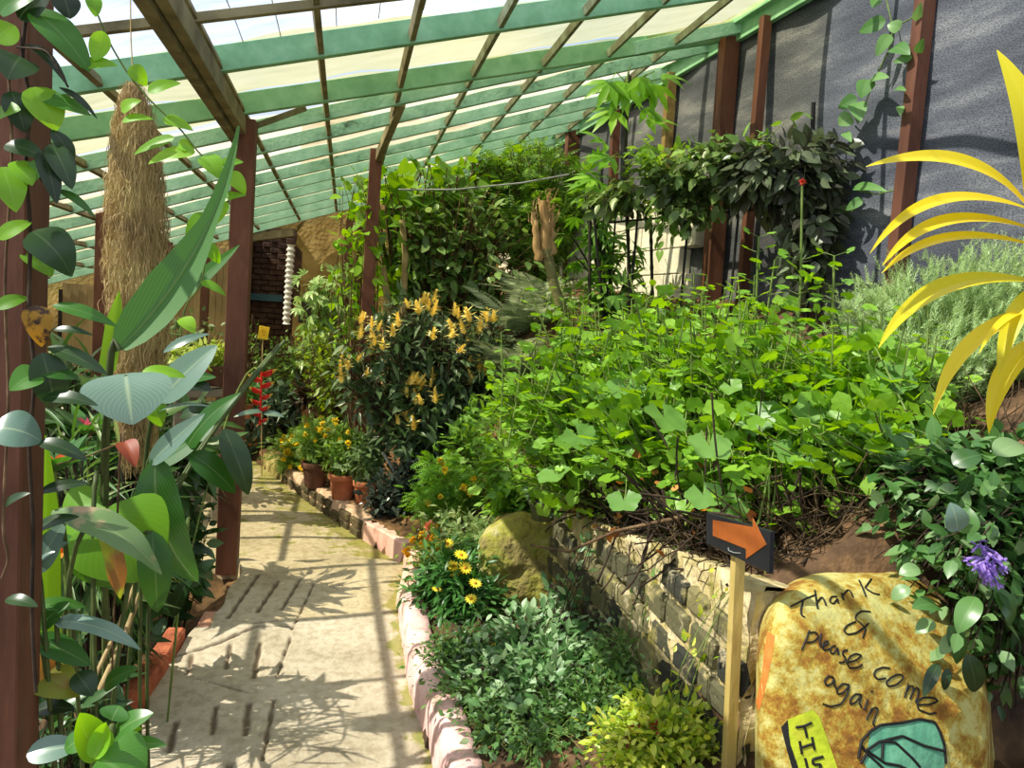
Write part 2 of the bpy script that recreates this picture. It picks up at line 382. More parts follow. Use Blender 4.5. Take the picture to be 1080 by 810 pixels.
at = N(nt, 'ShaderNodeAttribute', attribute_name='moss'); n3 = N(nt, 'ShaderNodeTexNoise', i_Scale=7, i_Detail=7, i_Roughness=.7); L(nt, tc, 'Object', n3, 'Vector')
ml = N(nt, 'ShaderNodeMath', operation='ADD'); L(nt, at, 'Fac', ml, 0); L(nt, n3, 'Fac', ml, 1)
r3 = ramp(nt, [(0, 0, 0), (255, 255, 255)], [.92, 1.25]); L(nt, ml, 0, r3, 'Fac')
n5 = N(nt, 'ShaderNodeTexNoise', i_Scale=14, i_Detail=4); L(nt, tc, 'Object', n5, 'Vector')
r5 = ramp(nt, [(100, 96, 50), (146, 140, 84), (126, 128, 62)], [.3, .5, .7]); L(nt, n5, 'Fac', r5, 'Fac')
m2 = N(nt, 'ShaderNodeMix', data_type='RGBA'); L(nt, r3, 'Color', m2, 0); L(nt, mm, 2, m2, 6); L(nt, r5, 'Color', m2, 7)
a2 = N(nt, 'ShaderNodeAttribute', attribute_name='groove'); m3 = N(nt, 'ShaderNodeMix', data_type='RGBA'); L(nt, a2, 'Fac', m3, 0); L(nt, m2, 2, m3, 6); m3.inputs[7].default_value = lin((84, 66, 46))
L(nt, m3, 2, b, 'Base Color'); b.inputs['Roughness'].default_value = .85; b.inputs['Specular IOR Level'].default_value = .25
n4 = N(nt, 'ShaderNodeTexNoise', i_Scale=70, i_Detail=5); L(nt, tc, 'Object', n4, 'Vector'); bp = N(nt, 'ShaderNodeBump', i_Strength=.35, i_Distance=.01); L(nt, n4, 'Fac', bp, 'Height'); L(nt, bp, 'Normal', b, 'Normal')
yy = np.concatenate([np.arange(-1.5, 2.2, .05), np.arange(2.2, 5.0, .0075), np.arange(5.0, 10, .03)]); ss = np.linspace(0, 1, 150)
YY, SS = np.meshgrid(yy, ss, indexing='ij'); lx, rx_ = xl(YY), xr(YY) + .03
wob = .025 * np.sin(YY * 5.1) + .015 * np.sin(YY * 13 + 1)
XX = (lx + wob) * (1 - SS) + rx_ * SS
def pathz(x, y): return np.where(y < 4.62, .02 + .05 * smooth(2.2, 4.6, y), .02 + .05 * (1 - smooth(4.62, 4.74, y)))
ZZ = pathz(XX, YY)
crest = 4.62 + .03 * np.sin(XX * 9) + .02 * np.sin(XX * 23 + 1)
ZZ = np.where(YY < crest, .02 + .05 * smooth(2.2, 4.6, YY), .02 + .05 * (1 - smooth(0, .1, YY - crest)))
def cpx(x, y): return PZ(130 + x / 3.086, 560 + y / 3.086, .05)[:2]
segs = [((440, 150), (340, 290), .010), ((505, 170), (435, 270), .010), ((575, 165), (515, 260), .008), ((350, 370), (335, 440), .010), ((445, 365), (425, 470), .012), ((225, 400), (208, 455), .010), ((302, 555), (290, 638), .011), ((408, 550), (398, 642), .013), ((345, 735), (352, 775), .012), ((620, 180), (550, 320), .005), ((545, 345), (500, 470), .005), ((490, 540), (455, 720), .008), ((172, 600), (150, 690), .012),
        ((130, 412), (240, 385), .010), ((240, 385), (330, 358), .013), ((330, 358), (380, 335), .013), ((380, 335), (440, 312), .010), ((440, 312), (550, 312), .008), ((420, 305), (530, 290), .007), ((240, 470), (420, 520), .004), ((700, 185), (790, 205), .005), ((640, 175), (700, 200), .004)]
G = np.zeros_like(XX)
for a_, b_, w_ in segs:
    a_, b_ = cpx(*a_), cpx(*b_); d_ = b_ - a_; wn = .006 * np.sin(XX * 60 + YY * 47)
    t_ = np.clip(((XX - a_[0]) * d_[0] + (YY - a_[1]) * d_[1]) / d_.dot(d_), 0, 1)
    ds = np.hypot(XX - a_[0] - t_ * d_[0], YY - a_[1] - t_ * d_[1]) + wn * .4
    G = np.maximum(G, 1 - smooth(w_ * .5, w_ * 1.3, ds))
ZZ = ZZ - .014 * G + .004 * np.sin(XX * 7 + YY * 3) + .0009 * rng.normal(size=XX.shape) * (YY > 2)
ZZ[:, 0] -= .12; ZZ[:, 1] -= .02
ZZ[:, -1] -= .05
mb = MB(); mb.grid(np.stack([XX, YY, ZZ], -1)); o = mb.build('path', M_conc); struct(o)
moss = np.maximum(.55 * (1 - smooth(0, .26, XX * 0 + (rx_ - XX))) * (YY < 4.4), .5 * (1 - smooth(.0, .25, XX - lx)) * (YY < 4.6) * (.35 + .65 * smooth(3.4, 2.6, YY)))
moss = np.maximum(moss, np.where(YY > 4.8, .35 + .2 * (1 - smooth(0, .5, rx_ - XX)), 0))
for nm, arr in (('groove', G * .85), ('moss', moss)):
    at_ = o.data.attributes.new(nm, 'FLOAT', 'POINT'); at_.data.foreach_set('value', arr.ravel().astype(np.float32))

# red bricks on the left edge of the path
M_brick = mat('red_brick', [(120, 62, 40), (168, 92, 60), (190, 112, 76)], 14, 6, .9, .5, 60)
M_mossbrick = mat('mossy_stone', [(84, 84, 40), (150, 140, 84), (196, 180, 140)], 8, 7, .95, .5, 40)
def loose_brick(name, a, b, w, h, m, label, z=.05, cat='brick'):
    p, q = PZ(*a, z), PZ(*b, z); mb = MB(); mb.bar(p, q, w, h, bev=.25); return tag(mb.build(name, m), label, cat)
loose_brick('brick', (137, 742), (168, 700), .085, .10, M_brick, 'red brick laid on the left edge of the path, nearer of two in line')
loose_brick('brick', (169, 698), (186, 672), .08, .10, M_brick, 'dusty red brick on the left edge of the path, farther of two in line')
loose_brick('brick', (214, 664), (222, 648), .06, .035, mat('pale_brick', [(170, 120, 96), (196, 148, 120)], 20, 5, .9, .4), 'pale pink brick set flush in the concrete at the left edge of the path', .045)

# kerb of the flower bed
M_pink = mat('pink_paint', [(150, 120, 104), (222, 172, 164), (236, 194, 186)], 8, 7, .8, .5, 30, pos=[.3, .42, .62], stretch=(1, 1, .6))
m, nt, b = new_mat('pink_kerb'); tc = N(nt, 'ShaderNodeTexCoord'); n1 = N(nt, 'ShaderNodeTexNoise', i_Scale=9, i_Detail=8, i_Roughness=.7); L(nt, tc, 'Object', n1, 'Vector')
r1 = ramp(nt, [(150, 138, 108), (226, 178, 168), (240, 204, 196)], [.34, .44, .64]); L(nt, n1, 'Fac', r1, 'Fac')
uv = N(nt, 'ShaderNodeUVMap'); sp = N(nt, 'ShaderNodeSeparateXYZ'); L(nt, uv, 'UV', sp, 0)
n2 = N(nt, 'ShaderNodeTexNoise', i_Scale=12, i_Detail=5); L(nt, tc, 'Object', n2, 'Vector'); ad = N(nt, 'ShaderNodeMath', operation='ADD'); L(nt, n2, 'Fac', ad, 0); L(nt, sp, 'Y', ad, 1)
r2 = ramp(nt, [(0, 0, 0), (255, 255, 255)], [1.08, 1.2]); sc_ = N(nt, 'ShaderNodeMath', operation='MULTIPLY', i_1=1.0); L(nt, ad, 0, sc_, 0); L(nt, sc_, 0, r2, 'Fac')
n3 = N(nt, 'ShaderNodeTexNoise', i_Scale=30, i_Detail=4); L(nt, tc, 'Object', n3, 'Vector'); r3 = ramp(nt, [(70, 78, 24), (112, 118, 36), (140, 140, 60)]); L(nt, n3, 'Fac', r3, 'Fac')
mx = N(nt, 'ShaderNodeMix', data_type='RGBA'); L(nt, r2, 'Color', mx, 0); L(nt, r1, 'Color', mx, 6); L(nt, r3, 'Color', mx, 7); L(nt, mx, 2, b, 'Base Color'); b.inputs['Roughness'].default_value = .9
bp = N(nt, 'ShaderNodeBump', i_Strength=.6, i_Distance=.02); L(nt, n1, 'Fac', bp, 'Height'); L(nt, bp, 'Normal', b, 'Normal'); M_pinkk = m
def kerb(ys, h, w, name, m, xo=0.0, ease=.003):
    mb = MB(); R_ = []; U_ = []
    for y in ys:
        x = xr(y) + xo; hh = h + .008 * math.sin(y * 5) + .003 * math.sin(y * 31)
        row = [(x - .0, -.06, 0), (x + ease * math.sin(y * 17), hh * .35, .1), (x + .006 + ease * math.sin(y * 23), hh * .75, .2), (x + .02, hh * .96, .3), (x + .035, hh, .45), (x + w * .55, hh + .006, .72), (x + w * .9, hh - .004, .85), (x + w, hh * .7, 1), (x + w + .01, 0, 1)]
        R_.append([(p + .002 * rng.normal(), y, z + .002 * rng.normal()) for p, z, _ in row]); U_.append([(0, u) for _, _, u in row])
    mb.grid(R_, U_); return mb.build(name, m)
tag(kerb(np.arange(1.3, 4.62, .03), .17, .13, 'kerb', M_pinkk), 'low pink painted kerb with a mossy top along the near flower bed', 'kerb')
mb = MB(); mb.bar((.47, 4.74, .05), (.33, 5.06, .05), .10, .21, bev=.2); mb.bar((.335, 5.05, .05), (.24, 5.25, .05), .10, .20, bev=.2)
tag(mb.build('kerb', M_pink), 'short pink painted kerb end beneath the dark glossy shrub', 'kerb')
tag(kerb(np.arange(7.0, 7.6, .03), .16, .14, 'kerb', M_mossbrick), 'short moss covered kerb block at the far bend of the path', 'kerb')
# far kerb of dark stones bedded in pinkish mortar
M_mort = mat('pink_mortar', [(150, 128, 106), (196, 166, 142), (214, 188, 168)], 14, 7, .9, .5, 50)
M_stone = mat('dark_stone', [(52, 46, 34), (84, 76, 56), (112, 100, 70)], 12, 7, .9, .6, 40)
mb = MB(); ys = np.arange(5.24, 7.0, .04)
mb.grid([[(xr(y), y, -.05), (xr(y) + .006 * math.sin(y * 30), y, .1), (xr(y) + .02, y, .155), (xr(y) + .16, y, .16), (xr(y) + .17, y, .05)] for y in ys])
y = 5.28
while y < 6.9:
    l = .11 + .06 * rng.random(); x0, x1 = xr(y), xr(y + l)
    for z in ((.035, .105) if rng.random() < .7 else (.06,)):
        mb.bar((x0 + .02, y, z), (x1 + .02, y + l, z), .075, .052 + .01 * rng.random(), bev=.3, mi=1)
    y += l + .035
tag(mb.build('kerb', [M_mort, M_stone]), 'kerb of small dark stones in pinkish mortar below the flower pots', 'kerb')

# stone retaining wall
def stone_mat():
    m, nt, b = new_mat('mossy_wall_stone'); tc = N(nt, 'ShaderNodeTexCoord'); g = N(nt, 'ShaderNodeNewGeometry')
    r0 = ramp(nt, [(38, 39, 31), (58, 58, 42), (80, 78, 52), (116, 108, 70)]); L(nt, g, 'Random Per Island', r0, 'Fac')
    n = N(nt, 'ShaderNodeTexNoise', i_Scale=11, i_Detail=8, i_Roughness=.7); L(nt, tc, 'Object', n, 'Vector'); r = ramp(nt, [(0, 0, 0), (255, 255, 255)], [.53, .66]); L(nt, n, 'Fac', r, 'Fac')
    n2 = N(nt, 'ShaderNodeTexNoise', i_Scale=4, i_Detail=4); L(nt, tc, 'Object', n2, 'Vector'); r2 = ramp(nt, [(184, 168, 120), (132, 126, 44), (200, 186, 148)], [.4, .5, .6]); L(nt, n2, 'Fac', r2, 'Fac')
    mx = N(nt, 'ShaderNodeMix', data_type='RGBA'); L(nt, r, 'Color', mx, 0); L(nt, r0, 'Color', mx, 6); L(nt, r2, 'Color', mx, 7); L(nt, mx, 2, b, 'Base Color'); b.inputs['Roughness'].default_value = .92
    n3 = N(nt, 'ShaderNodeTexNoise', i_Scale=45, i_Detail=5); L(nt, tc, 'Object', n3, 'Vector'); bp = N(nt, 'ShaderNodeBump', i_Strength=.7, i_Distance=.012); L(nt, n3, 'Fac', bp, 'Height'); L(nt, bp, 'Normal', b, 'Normal'); return m
M_wst = stone_mat()
M_wmort = mat('pale_wall_mortar', [(126, 118, 52), (178, 162, 110), (206, 190, 150)], 7, 8, .95, .8, 40, pos=[.34, .46, .62])
mb = MB(); ys = np.arange(1.78, 3.72, .03); zs = np.linspace(-.1, 1, 26)
P = [[(WX + .01 * rng.normal() * .6 + .02 * math.sin(y * 5 + z * 9) * .5 + .03 * z, y, min(z * 1.02 * walltop(y) + .02, walltop(y) + .03)) for z in zs] + [(WX + .14, y, walltop(y) + .02), (WX + .22, y, walltop(y) - .1)] for y in ys]
mb.grid(P)
ex = np.linspace(WX, WX + .9, 20); mb.grid([[(x, 3.70 + .015 * rng.normal(), z * walltop(3.7)) for z in zs] for x in ex])
ex = np.linspace(WX, WX + .45, 12); mb.grid([[(x, 1.78 + .015 * rng.normal(), z * (float(walltop(1.8)) + .02)) for z in zs] for x in ex])
row = 0; z = -.02
while z < 1.1:
    h = .072 + .02 * rng.random(); y = 1.79 + (row % 2) * .08
    while y < 3.66:
        l = .13 + .05 * rng.random()
        if z + h < walltop(y + l) - .0:
            cx = WX + .03 * (z / .9) - .004
            mb.box((cx + .012, y + l / 2, z + h / 2), (.05 + .012 * rng.random(), l, h), Matrix.Rotation(rng.normal() * .03, 3, 'X'), .35, 1)
        y += l + .018 + .012 * rng.random()
    z += h + .02; row += 1
struct(mb.build('wall_retaining', [M_wmort, M_wst]))

# dark net wall on the right
m, nt, b = new_mat('shade_net'); M_net = m; uv = N(nt, 'ShaderNodeUVMap')
n1 = N(nt, 'ShaderNodeTexNoise', i_Scale=1.1, i_Detail=6, i_Roughness=.65); mp = N(nt, 'ShaderNodeMapping'); mp.inputs['Scale'].default_value = (.8, 3.2, 1); mp.inputs['Rotation'].default_value = (0, 0, .18); L(nt, uv, 'UV', mp, 'Vector'); L(nt, mp, 'Vector', n1, 'Vector')
r1 = ramp(nt, [(60, 64, 74), (92, 96, 104), (150, 151, 152)], [.34, .52, .7]); L(nt, n1, 'Fac', r1, 'Fac')
n2 = N(nt, 'ShaderNodeTexNoise', i_Scale=150, i_Detail=3); m2 = N(nt, 'ShaderNodeMapping'); m2.inputs['Scale'].default_value = (.6, 1.2, 1); L(nt, uv, 'UV', m2, 'Vector'); L(nt, m2, 'Vector', n2, 'Vector')
r2 = ramp(nt, [(120, 120, 124), (255, 255, 255)], [.36, .56]); L(nt, n2, 'Fac', r2, 'Fac')
mx = N(nt, 'ShaderNodeMix', data_type='RGBA', blend_type='MULTIPLY', i_0=.85); L(nt, r1, 'Color', mx, 6); L(nt, r2, 'Color', mx, 7); L(nt, mx, 2, b, 'Base Color'); b.inputs['Roughness'].default_value = .8
bp = N(nt, 'ShaderNodeBump', i_Strength=.3, i_Distance=.008); L(nt, n2, 'Fac', bp, 'Height'); L(nt, bp, 'Normal', b, 'Normal')
ys = np.arange(-1.5, 11.5, .06); mb = MB(); zt = np.linspace(0, 1, 50)
P = []; U = []
for y in ys:
    x = netx(y); z0, z1 = 1.0, roofz(x) + .16
    P.append([(x + .02 * math.sin(y * 2.6 + t * 3) + .012 * math.sin(y * 9 + t * 13) , y, z0 + (z1 - z0) * t) for t in zt]); U.append([(y, z0 + (z1 - z0) * t) for t in zt])
mb.grid(P, U); struct(mb.build('wall_right', M_net))
# pale block wall under the net
M_blk = mat('pale_block', [(196, 192, 176), (222, 218, 204), (236, 232, 222)], 5, 6, .9, .3, 40)
mb = MB()
for r in range(6):
    y = 5.32 + (r % 2) * .2
    while y < 9.4:
        z = 1.45 + r * .2; top = 2.66 + .02 * (y - 5.2)
        if z + .1 < top + .06: mb.box((netx(y + .2) - .07, y + .2, z + .1), (.11, .392, .192), Matrix.Rotation(.139, 3, 'Z'), .08)
        y += .4
struct(mb.build('wall_block', M_blk))

# back wall: mossy render with a dark brick recess
M_mwall = mat('mossy_render', [(82, 70, 34), (132, 108, 56), (170, 146, 88), (142, 128, 64)], 1.6, 8, .95, .5, 24, pos=[.3, .45, .58, .72])
M_dbrick = mat('dark_brick', [(52, 40, 34), (84, 62, 50), (100, 78, 60)], 10, 6, .95, .4)
M_panel = mat('stained_board', [(110, 96, 62), (150, 130, 90), (172, 154, 112)], 3, 7, .9, .3, stretch=(1, 1, .3))
mb = MB(); dxl, dxr = PB(256, 330)[0], PB(309, 330)[0]; dzt = PB(300, 243)[2] + .02
def wallquad(x0, x1, z0, z1, nx=30, off=0.):
    xs = np.linspace(x0, x1, max(2, int((x1 - x0) / .1))); zz = np.linspace(z0, z1, max(2, int((z1 - z0) / .1)))
    mb.grid([[(x, backy(x) + off + .012 * math.sin(x * 4 + z * 5) + .006 * rng.normal() * (0 < i < len(zz) - 1), z) for i, z in enumerate(zz)] for x in xs])
wallquad(dxr, 3.2, -.1, roofz(3.2) + .1); wallquad(dxl - 4.5, dxl, -.1, 2.5); wallquad(dxl, dxr, dzt, 3.0)
struct(mb.build('wall_back', M_mwall))
mb = MB(); zz = -.05; r = 0
while zz < dzt + .1:
    x = dxl - .15 + (r % 2) * .1
    while x < dxr + .1:
        mb.box((x + .1, backy(x) + .55, zz + .035), (.19, .1, .062), None, .12); x += .2
    zz += .072; r += 1
for xx in (dxl - .04, dxr + .04): mb.box((xx, backy(xx) + .3, 1.2), (.08, .6, 2.6))
mb.box((dxl / 2 + dxr / 2, backy(dxl) + .68, 1.2), (1.2, .1, 3), None, .02); struct(mb.build('wall_recess', M_dbrick))
mb = MB(); a, c = PB(254, 252, -.06), PB(310, 245, -.06); mb.bar(a, c, .1, .1); tag(mb.build('lintel', M_dkwood), 'grey timber lintel over the dark brick recess in the back wall', 'lintel')
mb = MB(); p0, p1 = PB(307, 258, -.08), PB(302, 342, -.08); nn = 15
pr_ = [];
for i in range(nn * 4 + 1):
    t = i / (nn * 4); pr_.append((.045 + .012 * math.cos(i * math.pi / 2), t))
pts = A([p0 + (p1 - p0) * t for _, t in pr_]); mb.tube(pts, A([r for r, _ in pr_]), 10)
tag(mb.build('drain_pipe', mat('white_plastic', [(214, 212, 204), (236, 234, 228)], 9, 4, .5, .1)), 'white ribbed pipe standing at the right side of the brick recess', 'pipe')
mb = MB(); a, c = PB(254, 312, .42), PB(298, 315, .42); mb.bar(a, c, .02, .09); tag(mb.build('pipe', mat('blue_paint', [(52, 86, 96), (66, 104, 112)], 9, 4, .7, .1)), 'faded blue band across the dark brick recess', 'band')
for i, (x0, x1, y0, y1, lab) in enumerate([(134, 176, 276, 372, 'stained boarding panel behind the hanging moss'), (180, 213, 272, 372, 'stained boarding panel left of the slim brown post'), (219, 250, 262, 372, 'stained boarding panel between the slim post and the tall post'), (64, 102, 300, 378, 'pale mossy boarding panel left of the hanging moss')]):
    p0, p1 = PB(x0, y1, -.05), PB(x1, y0, -.05); mb = MB()
    for k in range(4):
        t0, t1 = k / 4, (k + 1) / 4; xx = p0[0] + (p1[0] - p0[0]) * (t0 + t1) / 2; mb.box((xx, backy(xx) - .05, (p1[2] - .02) / 2 + .0), ((p1[0] - p0[0]) / 4 - .006, .02, p1[2]), None, .1)
    tag(mb.build('board_panel', M_panel), lab, 'panel', 'boarding on the back wall')

# left side: low boarded wall under the eave
mb = MB(); x = -4.7
for k in range(60):
    y = -1.5 + k * .2; mb.box((x, y, .68), (.025, .19, 1.5), None, .1)
struct(mb.build('wall_left', M_panel))

# ------------------------------------------------------------------ roof
RAF = [[(150, 31), (400, 2)], [(155, 88.4), (700, 8)], [(199, 130), (700, 54)], [(270, 140), (387, 110)], [(261, 166), (585, 88)], [(257, 184), (615, 102)], [(258, 198.5), (593, 121)], [(259, 210.5), (354, 188)], [(258, 222), (352, 198.5)], [(287, 226), (350, 208)], None, [(263, 247), (351, 225)]]
lines = []
for q in RAF:
    if q is None: lines.append(None); continue
    a_, b_ = PR(*q[0]), PR(*q[1]); s_ = (b_[1] - a_[1]) / (b_[0] - a_[0]); lines.append((a_[1] + (-.65 - a_[0]) * s_, s_))
lines[3] = (5.12, .0); lines[4] = (5.69, -.06); lines[5] = (6.26, -.06); lines[9] = (8.66, -.12); lines[10] = (9.32, -.13); lines[8] = (8.0, -.1); lines[7] = (7.42, -.08)
nr = A([-.34, 0, 1]) / math.hypot(.34, 1)
ordn = ['', 'second', 'third', 'fourth', 'fifth', 'sixth', 'seventh', 'eighth', 'ninth', 'tenth', 'eleventh', 'twelfth']
for i, (y0, s_) in enumerate(lines):
    xa = -4.6; yb = lambda x: y0 + (x + .65) * s_
    xe = 2.9
    for _ in range(20): xe = netx(yb(xe)) - .04
    h, w = (.035, .03) if i == 0 else (.115 if i < 3 else .085, .045)
    pa, pb_ = A([xa, yb(xa), roofz(xa)]) + nr * h / 2, A([xe, yb(xe), roofz(xe)]) + nr * h / 2
    mb = MB(); mb.bar(pa, pb_, w, h, nr, .08)
    if i == 0: lab = 'thin grey rail crossing under the clear sheet at the top'
    elif i == 1: lab = 'nearest wide green rafter, below the clear roof sheet'
    elif i == 2: lab = 'wide green rafter resting on the top of the tall brown post'
    elif i == 11: lab = 'farthest green rafter, against the back wall'
    else: lab = '%s green rafter in line from the near end of the roof' % ordn[i - 1 + 0]
    tag(mb.build('roof_rail' if i == 0 else 'roof_rafter', M_dkwood if i == 0 else (M_greendirt if i in (4, 6) else M_green if i < 3 else M_greenlit)), lab, 'rail' if i == 0 else 'rafter', None if i == 0 else 'green roof rafters')
bx = [-3.87, -3.41, -2.95, -2.49, -2.03, -1.57, -1.10, -.625, -.185, .245, .695, 1.165, 1.63, 2.12]
for k, x in enumerate(bx):
    y1 = 9.95
    while netx(y1) < x + .1: y1 -= .1
    mb = MB(); z = roofz(x) + .034; mb.bar((x, 1.2, z), (x, y1, z), .028, .045, nr, .1)
    mb.build('roof_batten', M_fade if x > .5 else M_dkwood)
    o = COL.objects[-1]; tag(o, 'slim timber batten running under the roof sheets, %s from the net wall' % (['nearest'] + ordn[1:] + ['thirteenth', 'fourteenth', 'fifteenth'])[len(bx) - 1 - k], 'batten', 'roof battens')
for k, px in enumerate([232, 282, 352, 401, 450, 508, 552]):
    x = PR(px, 20)[0]; mb = MB(); mb.tube(A([[x, y_, roofz(x) + .115 - .01 * math.sin(y_ * 3)] for y_ in np.linspace(1.0, 3.85, 12)]), .0022, 5)
    tag(mb.build('roof_wire', M_dkwood), 'thin wire under the clear roof sheet, %s from the left post' % (['nearest'] + ordn[1:])[k], 'wire', 'wires under the clear sheet')
# fascia where the roof meets the net wall
mb = MB(); q0, q1 = [A([netx(y) - .035, y, roofz(netx(y)) + .02]) for y in (1.0, 10.0)]; mb.bar(q0, q1, .04, .16, (0, 0, 1), .08)
tag(mb.build('fascia_board', M_green), 'pale green fascia board along the top of the net wall', 'fascia')
mb = MB(); mb.bar(q0 + A([-.06, 0, .04]), q1 + A([-.06, 0, .04]), .04, .05); tag(mb.build('wall_rail', M_green), 'thin green rail beside the fascia board of the net wall', 'rail')
# long beam on the post line, and struts
z0 = roofz(-.65) - .055
mb = MB(); mb.bar((-.68, .8, z0), (-.68, 4.86, z0), .05, .11); mb.bar((-.625, .8, z0 + .01), (-.625, 4.86, z0 + .01), .045, .09)
tag(mb.build('roof_beam', M_dkwood), 'long weathered double beam running from the foreground to the top of the tall post', 'beam')
mb = MB(); mb.bar(PY(258, 137, 4.75), PY(322, 114, 4.9), .03, .035); tag(mb.build('roof_strut', M_dkwood), 'thin grey strut from the head of the tall brown post', 'strut')
pt395 = PY(398, 158, 6.3)
mb = MB(); mb.bar(PY(399, 166, 6.5), PY(424, 106, 5.2), .05, .085); tag(mb.build('roof_strut', M_dkwood), 'slanting timber brace with dry roots at the head of the middle post', 'strut')

# roof sheets
def film(name, kind):
    m, nt, b = new_mat(name); tc = N(nt, 'ShaderNodeTexCoord'); uv = N(nt, 'ShaderNodeUVMap')
    n = N(nt, 'ShaderNodeTexNoise', i_Scale=3.0, i_Detail=7, i_Roughness=.7); mp = N(nt, 'ShaderNodeMapping'); mp.inputs['Scale'].default_value = (.7, 4, 1); L(nt, uv, 'UV', mp, 'Vector'); L(nt, mp, 'Vector', n, 'Vector')
    tl = N(nt, 'ShaderNodeBsdfTranslucent'); df = N(nt, 'ShaderNodeBsdfDiffuse'); tp = N(nt, 'ShaderNodeBsdfTransparent')
    if kind == 'pale':
        r = ramp(nt, [(170, 154, 126), (200, 186, 160), (214, 204, 186), (196, 176, 152)], [.3, .45, .6, .75])
    elif kind == 'clear':
        r = ramp(nt, [(150, 158, 170), (182, 188, 196), (206, 210, 216)], [.35, .5, .66])
    else:
        r = ramp(nt, [(140, 132, 70), (164, 160, 100), (176, 170, 124), (172, 154, 116)], [.3, .45, .6, .75])
    L(nt, n, 'Fac', r, 'Fac'); L(nt, r, 'Color', tl, 'Color'); L(nt, r, 'Color', df, 'Color')
    tp.inputs[0].default_value = (.97, .98, 1, 1) if kind == 'clear' else (.95, .9, .70, 1)
    a = N(nt, 'ShaderNodeMixShader', i_0=.25); L(nt, tl, 0, a, 1); L(nt, df, 0, a, 2)
    c = N(nt, 'ShaderNodeMixShader', i_0=.62 if kind == 'clear' else .56); L(nt, a, 0, c, 1); L(nt, tp, 0, c, 2); L(nt, c, 0, nt.nodes['Material Output'], 'Surface'); return m
def sheet(name, ylo, yhi, m, sag, lift=.135):
    mb = MB(); xs = np.arange(-4.7, 3.0, .06); P = []; U = []
    for x in xs:
        ya, yb_ = ylo(x), yhi(x); q = []; u = []
        for t in np.linspace(0, 1, 40 if sag else 90):
            y = ya + (yb_ - ya) * t
            z = roofz(x) + lift + .012 * math.sin(x * 3 + y * 7) + .008 * math.sin(x * 11 + y * 3)
            if sag: z -= (sag * (.7 + .3 * math.sin(x * 2.3)) * math.sin(math.pi * t) ** .8)
            q.append((x, y, z)); u.append((x, y))
        P.append(q); U.append(u)
    mb.grid(P, U); return struct(mb.build(name, m))
Mc, My, Mp = film('clear_film', 'clear'), film('yellowed_film', 'yellow'), film('pale_film', 'pale')
ly = lambda i: (lambda x: lines[i][0] + (x + .65) * lines[i][1])
sheet('ceiling', lambda x: -1.5, ly(1), Mc, 0)
for i in range(1, 11):
    sheet('ceiling', ly(i), ly(i + 1), My if i < 3 else Mp, .05 if i == 1 else .06, .135 if i == 1 else .125 if i == 2 else .104)

# ------------------------------------------------------------------ posts
def post(pt, pb, w, label, m=M_brown, d=None, name='wooden_post', grp='brown roof posts'):
    mb = MB(); mb.bar(pb, pt, w, d or w, (0, 1, 0), .06); return tag(mb.build(name, m), label, 'post', grp)
pc = PY(24, 400, 1.7)
post((pc[0] - .062, 1.762, roofz(-.7)), (pc[0] - .062, 1.762, -.12), .125, 'thick brown post at the left edge wrapped in climbing leaves')
b240 = PZ(238, 600, .02)
post((b240[0] - .0, b240[1] + .06, roofz(-.65) - .0), (b240[0], b240[1] + .06, -.02), .118, 'tall brown post standing at the left edge of the path')
p = PY(110, 222, 6.8); post((p[0], 6.8, p[2]), (p[0], 6.8, -.1), .10, 'brown post behind the hanging moss, its top well below the roof')
p = PY(397, 158, 6.5); q = PY(387, 330, 6.5); gz = float(ground(q[0], 6.5)); dirv = (q - p); q2 = p + dirv * ((p[2] - gz + .05) / (p[2] - q[2])); post(p, q2, .10, 'brown post rising behind the yellow flowering shrub')
p = PY(382, 230, 7.2); q = PY(376, 335, 7.2); post(p, p + (q - p) * 1.6, .08, 'slim brown post just left of the one behind the yellow flowers')
p = PY(369, 232, 8.4); post(p, (p[0], 8.4, .4), .08, 'dark brown post half hidden behind two others near the back wall')
p = PY(218, 262, 8.2); post(p, (p[0], 8.2, -.1), .07, 'slim brown post in front of the back wall boarding')
p = PY(176, 255, 8.6); post(p, (p[0], 8.6, -.1), .10, 'dark brown post right behind the hanging moss')
p = PB(64, 305, -.2); post(p, (p[0], p[1], -.1), .035, 'thin black pole in front of the pale back boarding', mat('black_pole', [(20, 20, 20), (36, 34, 32)]), grp=None)
def netpost(t, bt, w, label, m=M_brown, off=-.07, ext=1.15):
    a, c = PN(*t, off), PN(*bt, off); zt = roofz(a[0]) + .0; v = (c - a) / (c[2] - a[2]); a = a + v * (zt - a[2]); gz = float(ground(c[0], c[1])) - .05; c = a + v * (gz - a[2])
    mb = MB(); mb.bar(c, a, w, w * 1.05, (1, 0, 0), .06); return tag(mb.build('wall_post', m), label, 'post', 'posts of the net wall')
M_oldw = mat('lichened_timber', [(92, 74, 44), (134, 112, 66), (150, 130, 80)], 6, 6, .85, .2, 30)
netpost((976, 0), (944, 290), .072, 'brown post of the net wall nearest the camera, behind the yellow strap leaves')
netpost((806, 40), (781, 330), .06, 'slimmer brown post of the net wall behind the dark climber')
netpost((768, 60), (748, 330), .11, 'thick brown post of the net wall under the end of the green fascia')
netpost((709, 60), (703, 160), .07, 'pale lichened post of the net wall right of the tall palmate plant', M_oldw)
netpost((651, 90), (648, 160), .07, 'thin brown post of the net wall behind the tall palmate plant')
netpost((604, 130), (602, 230), .12, 'farthest brown post of the net wall beside the feathery tree')
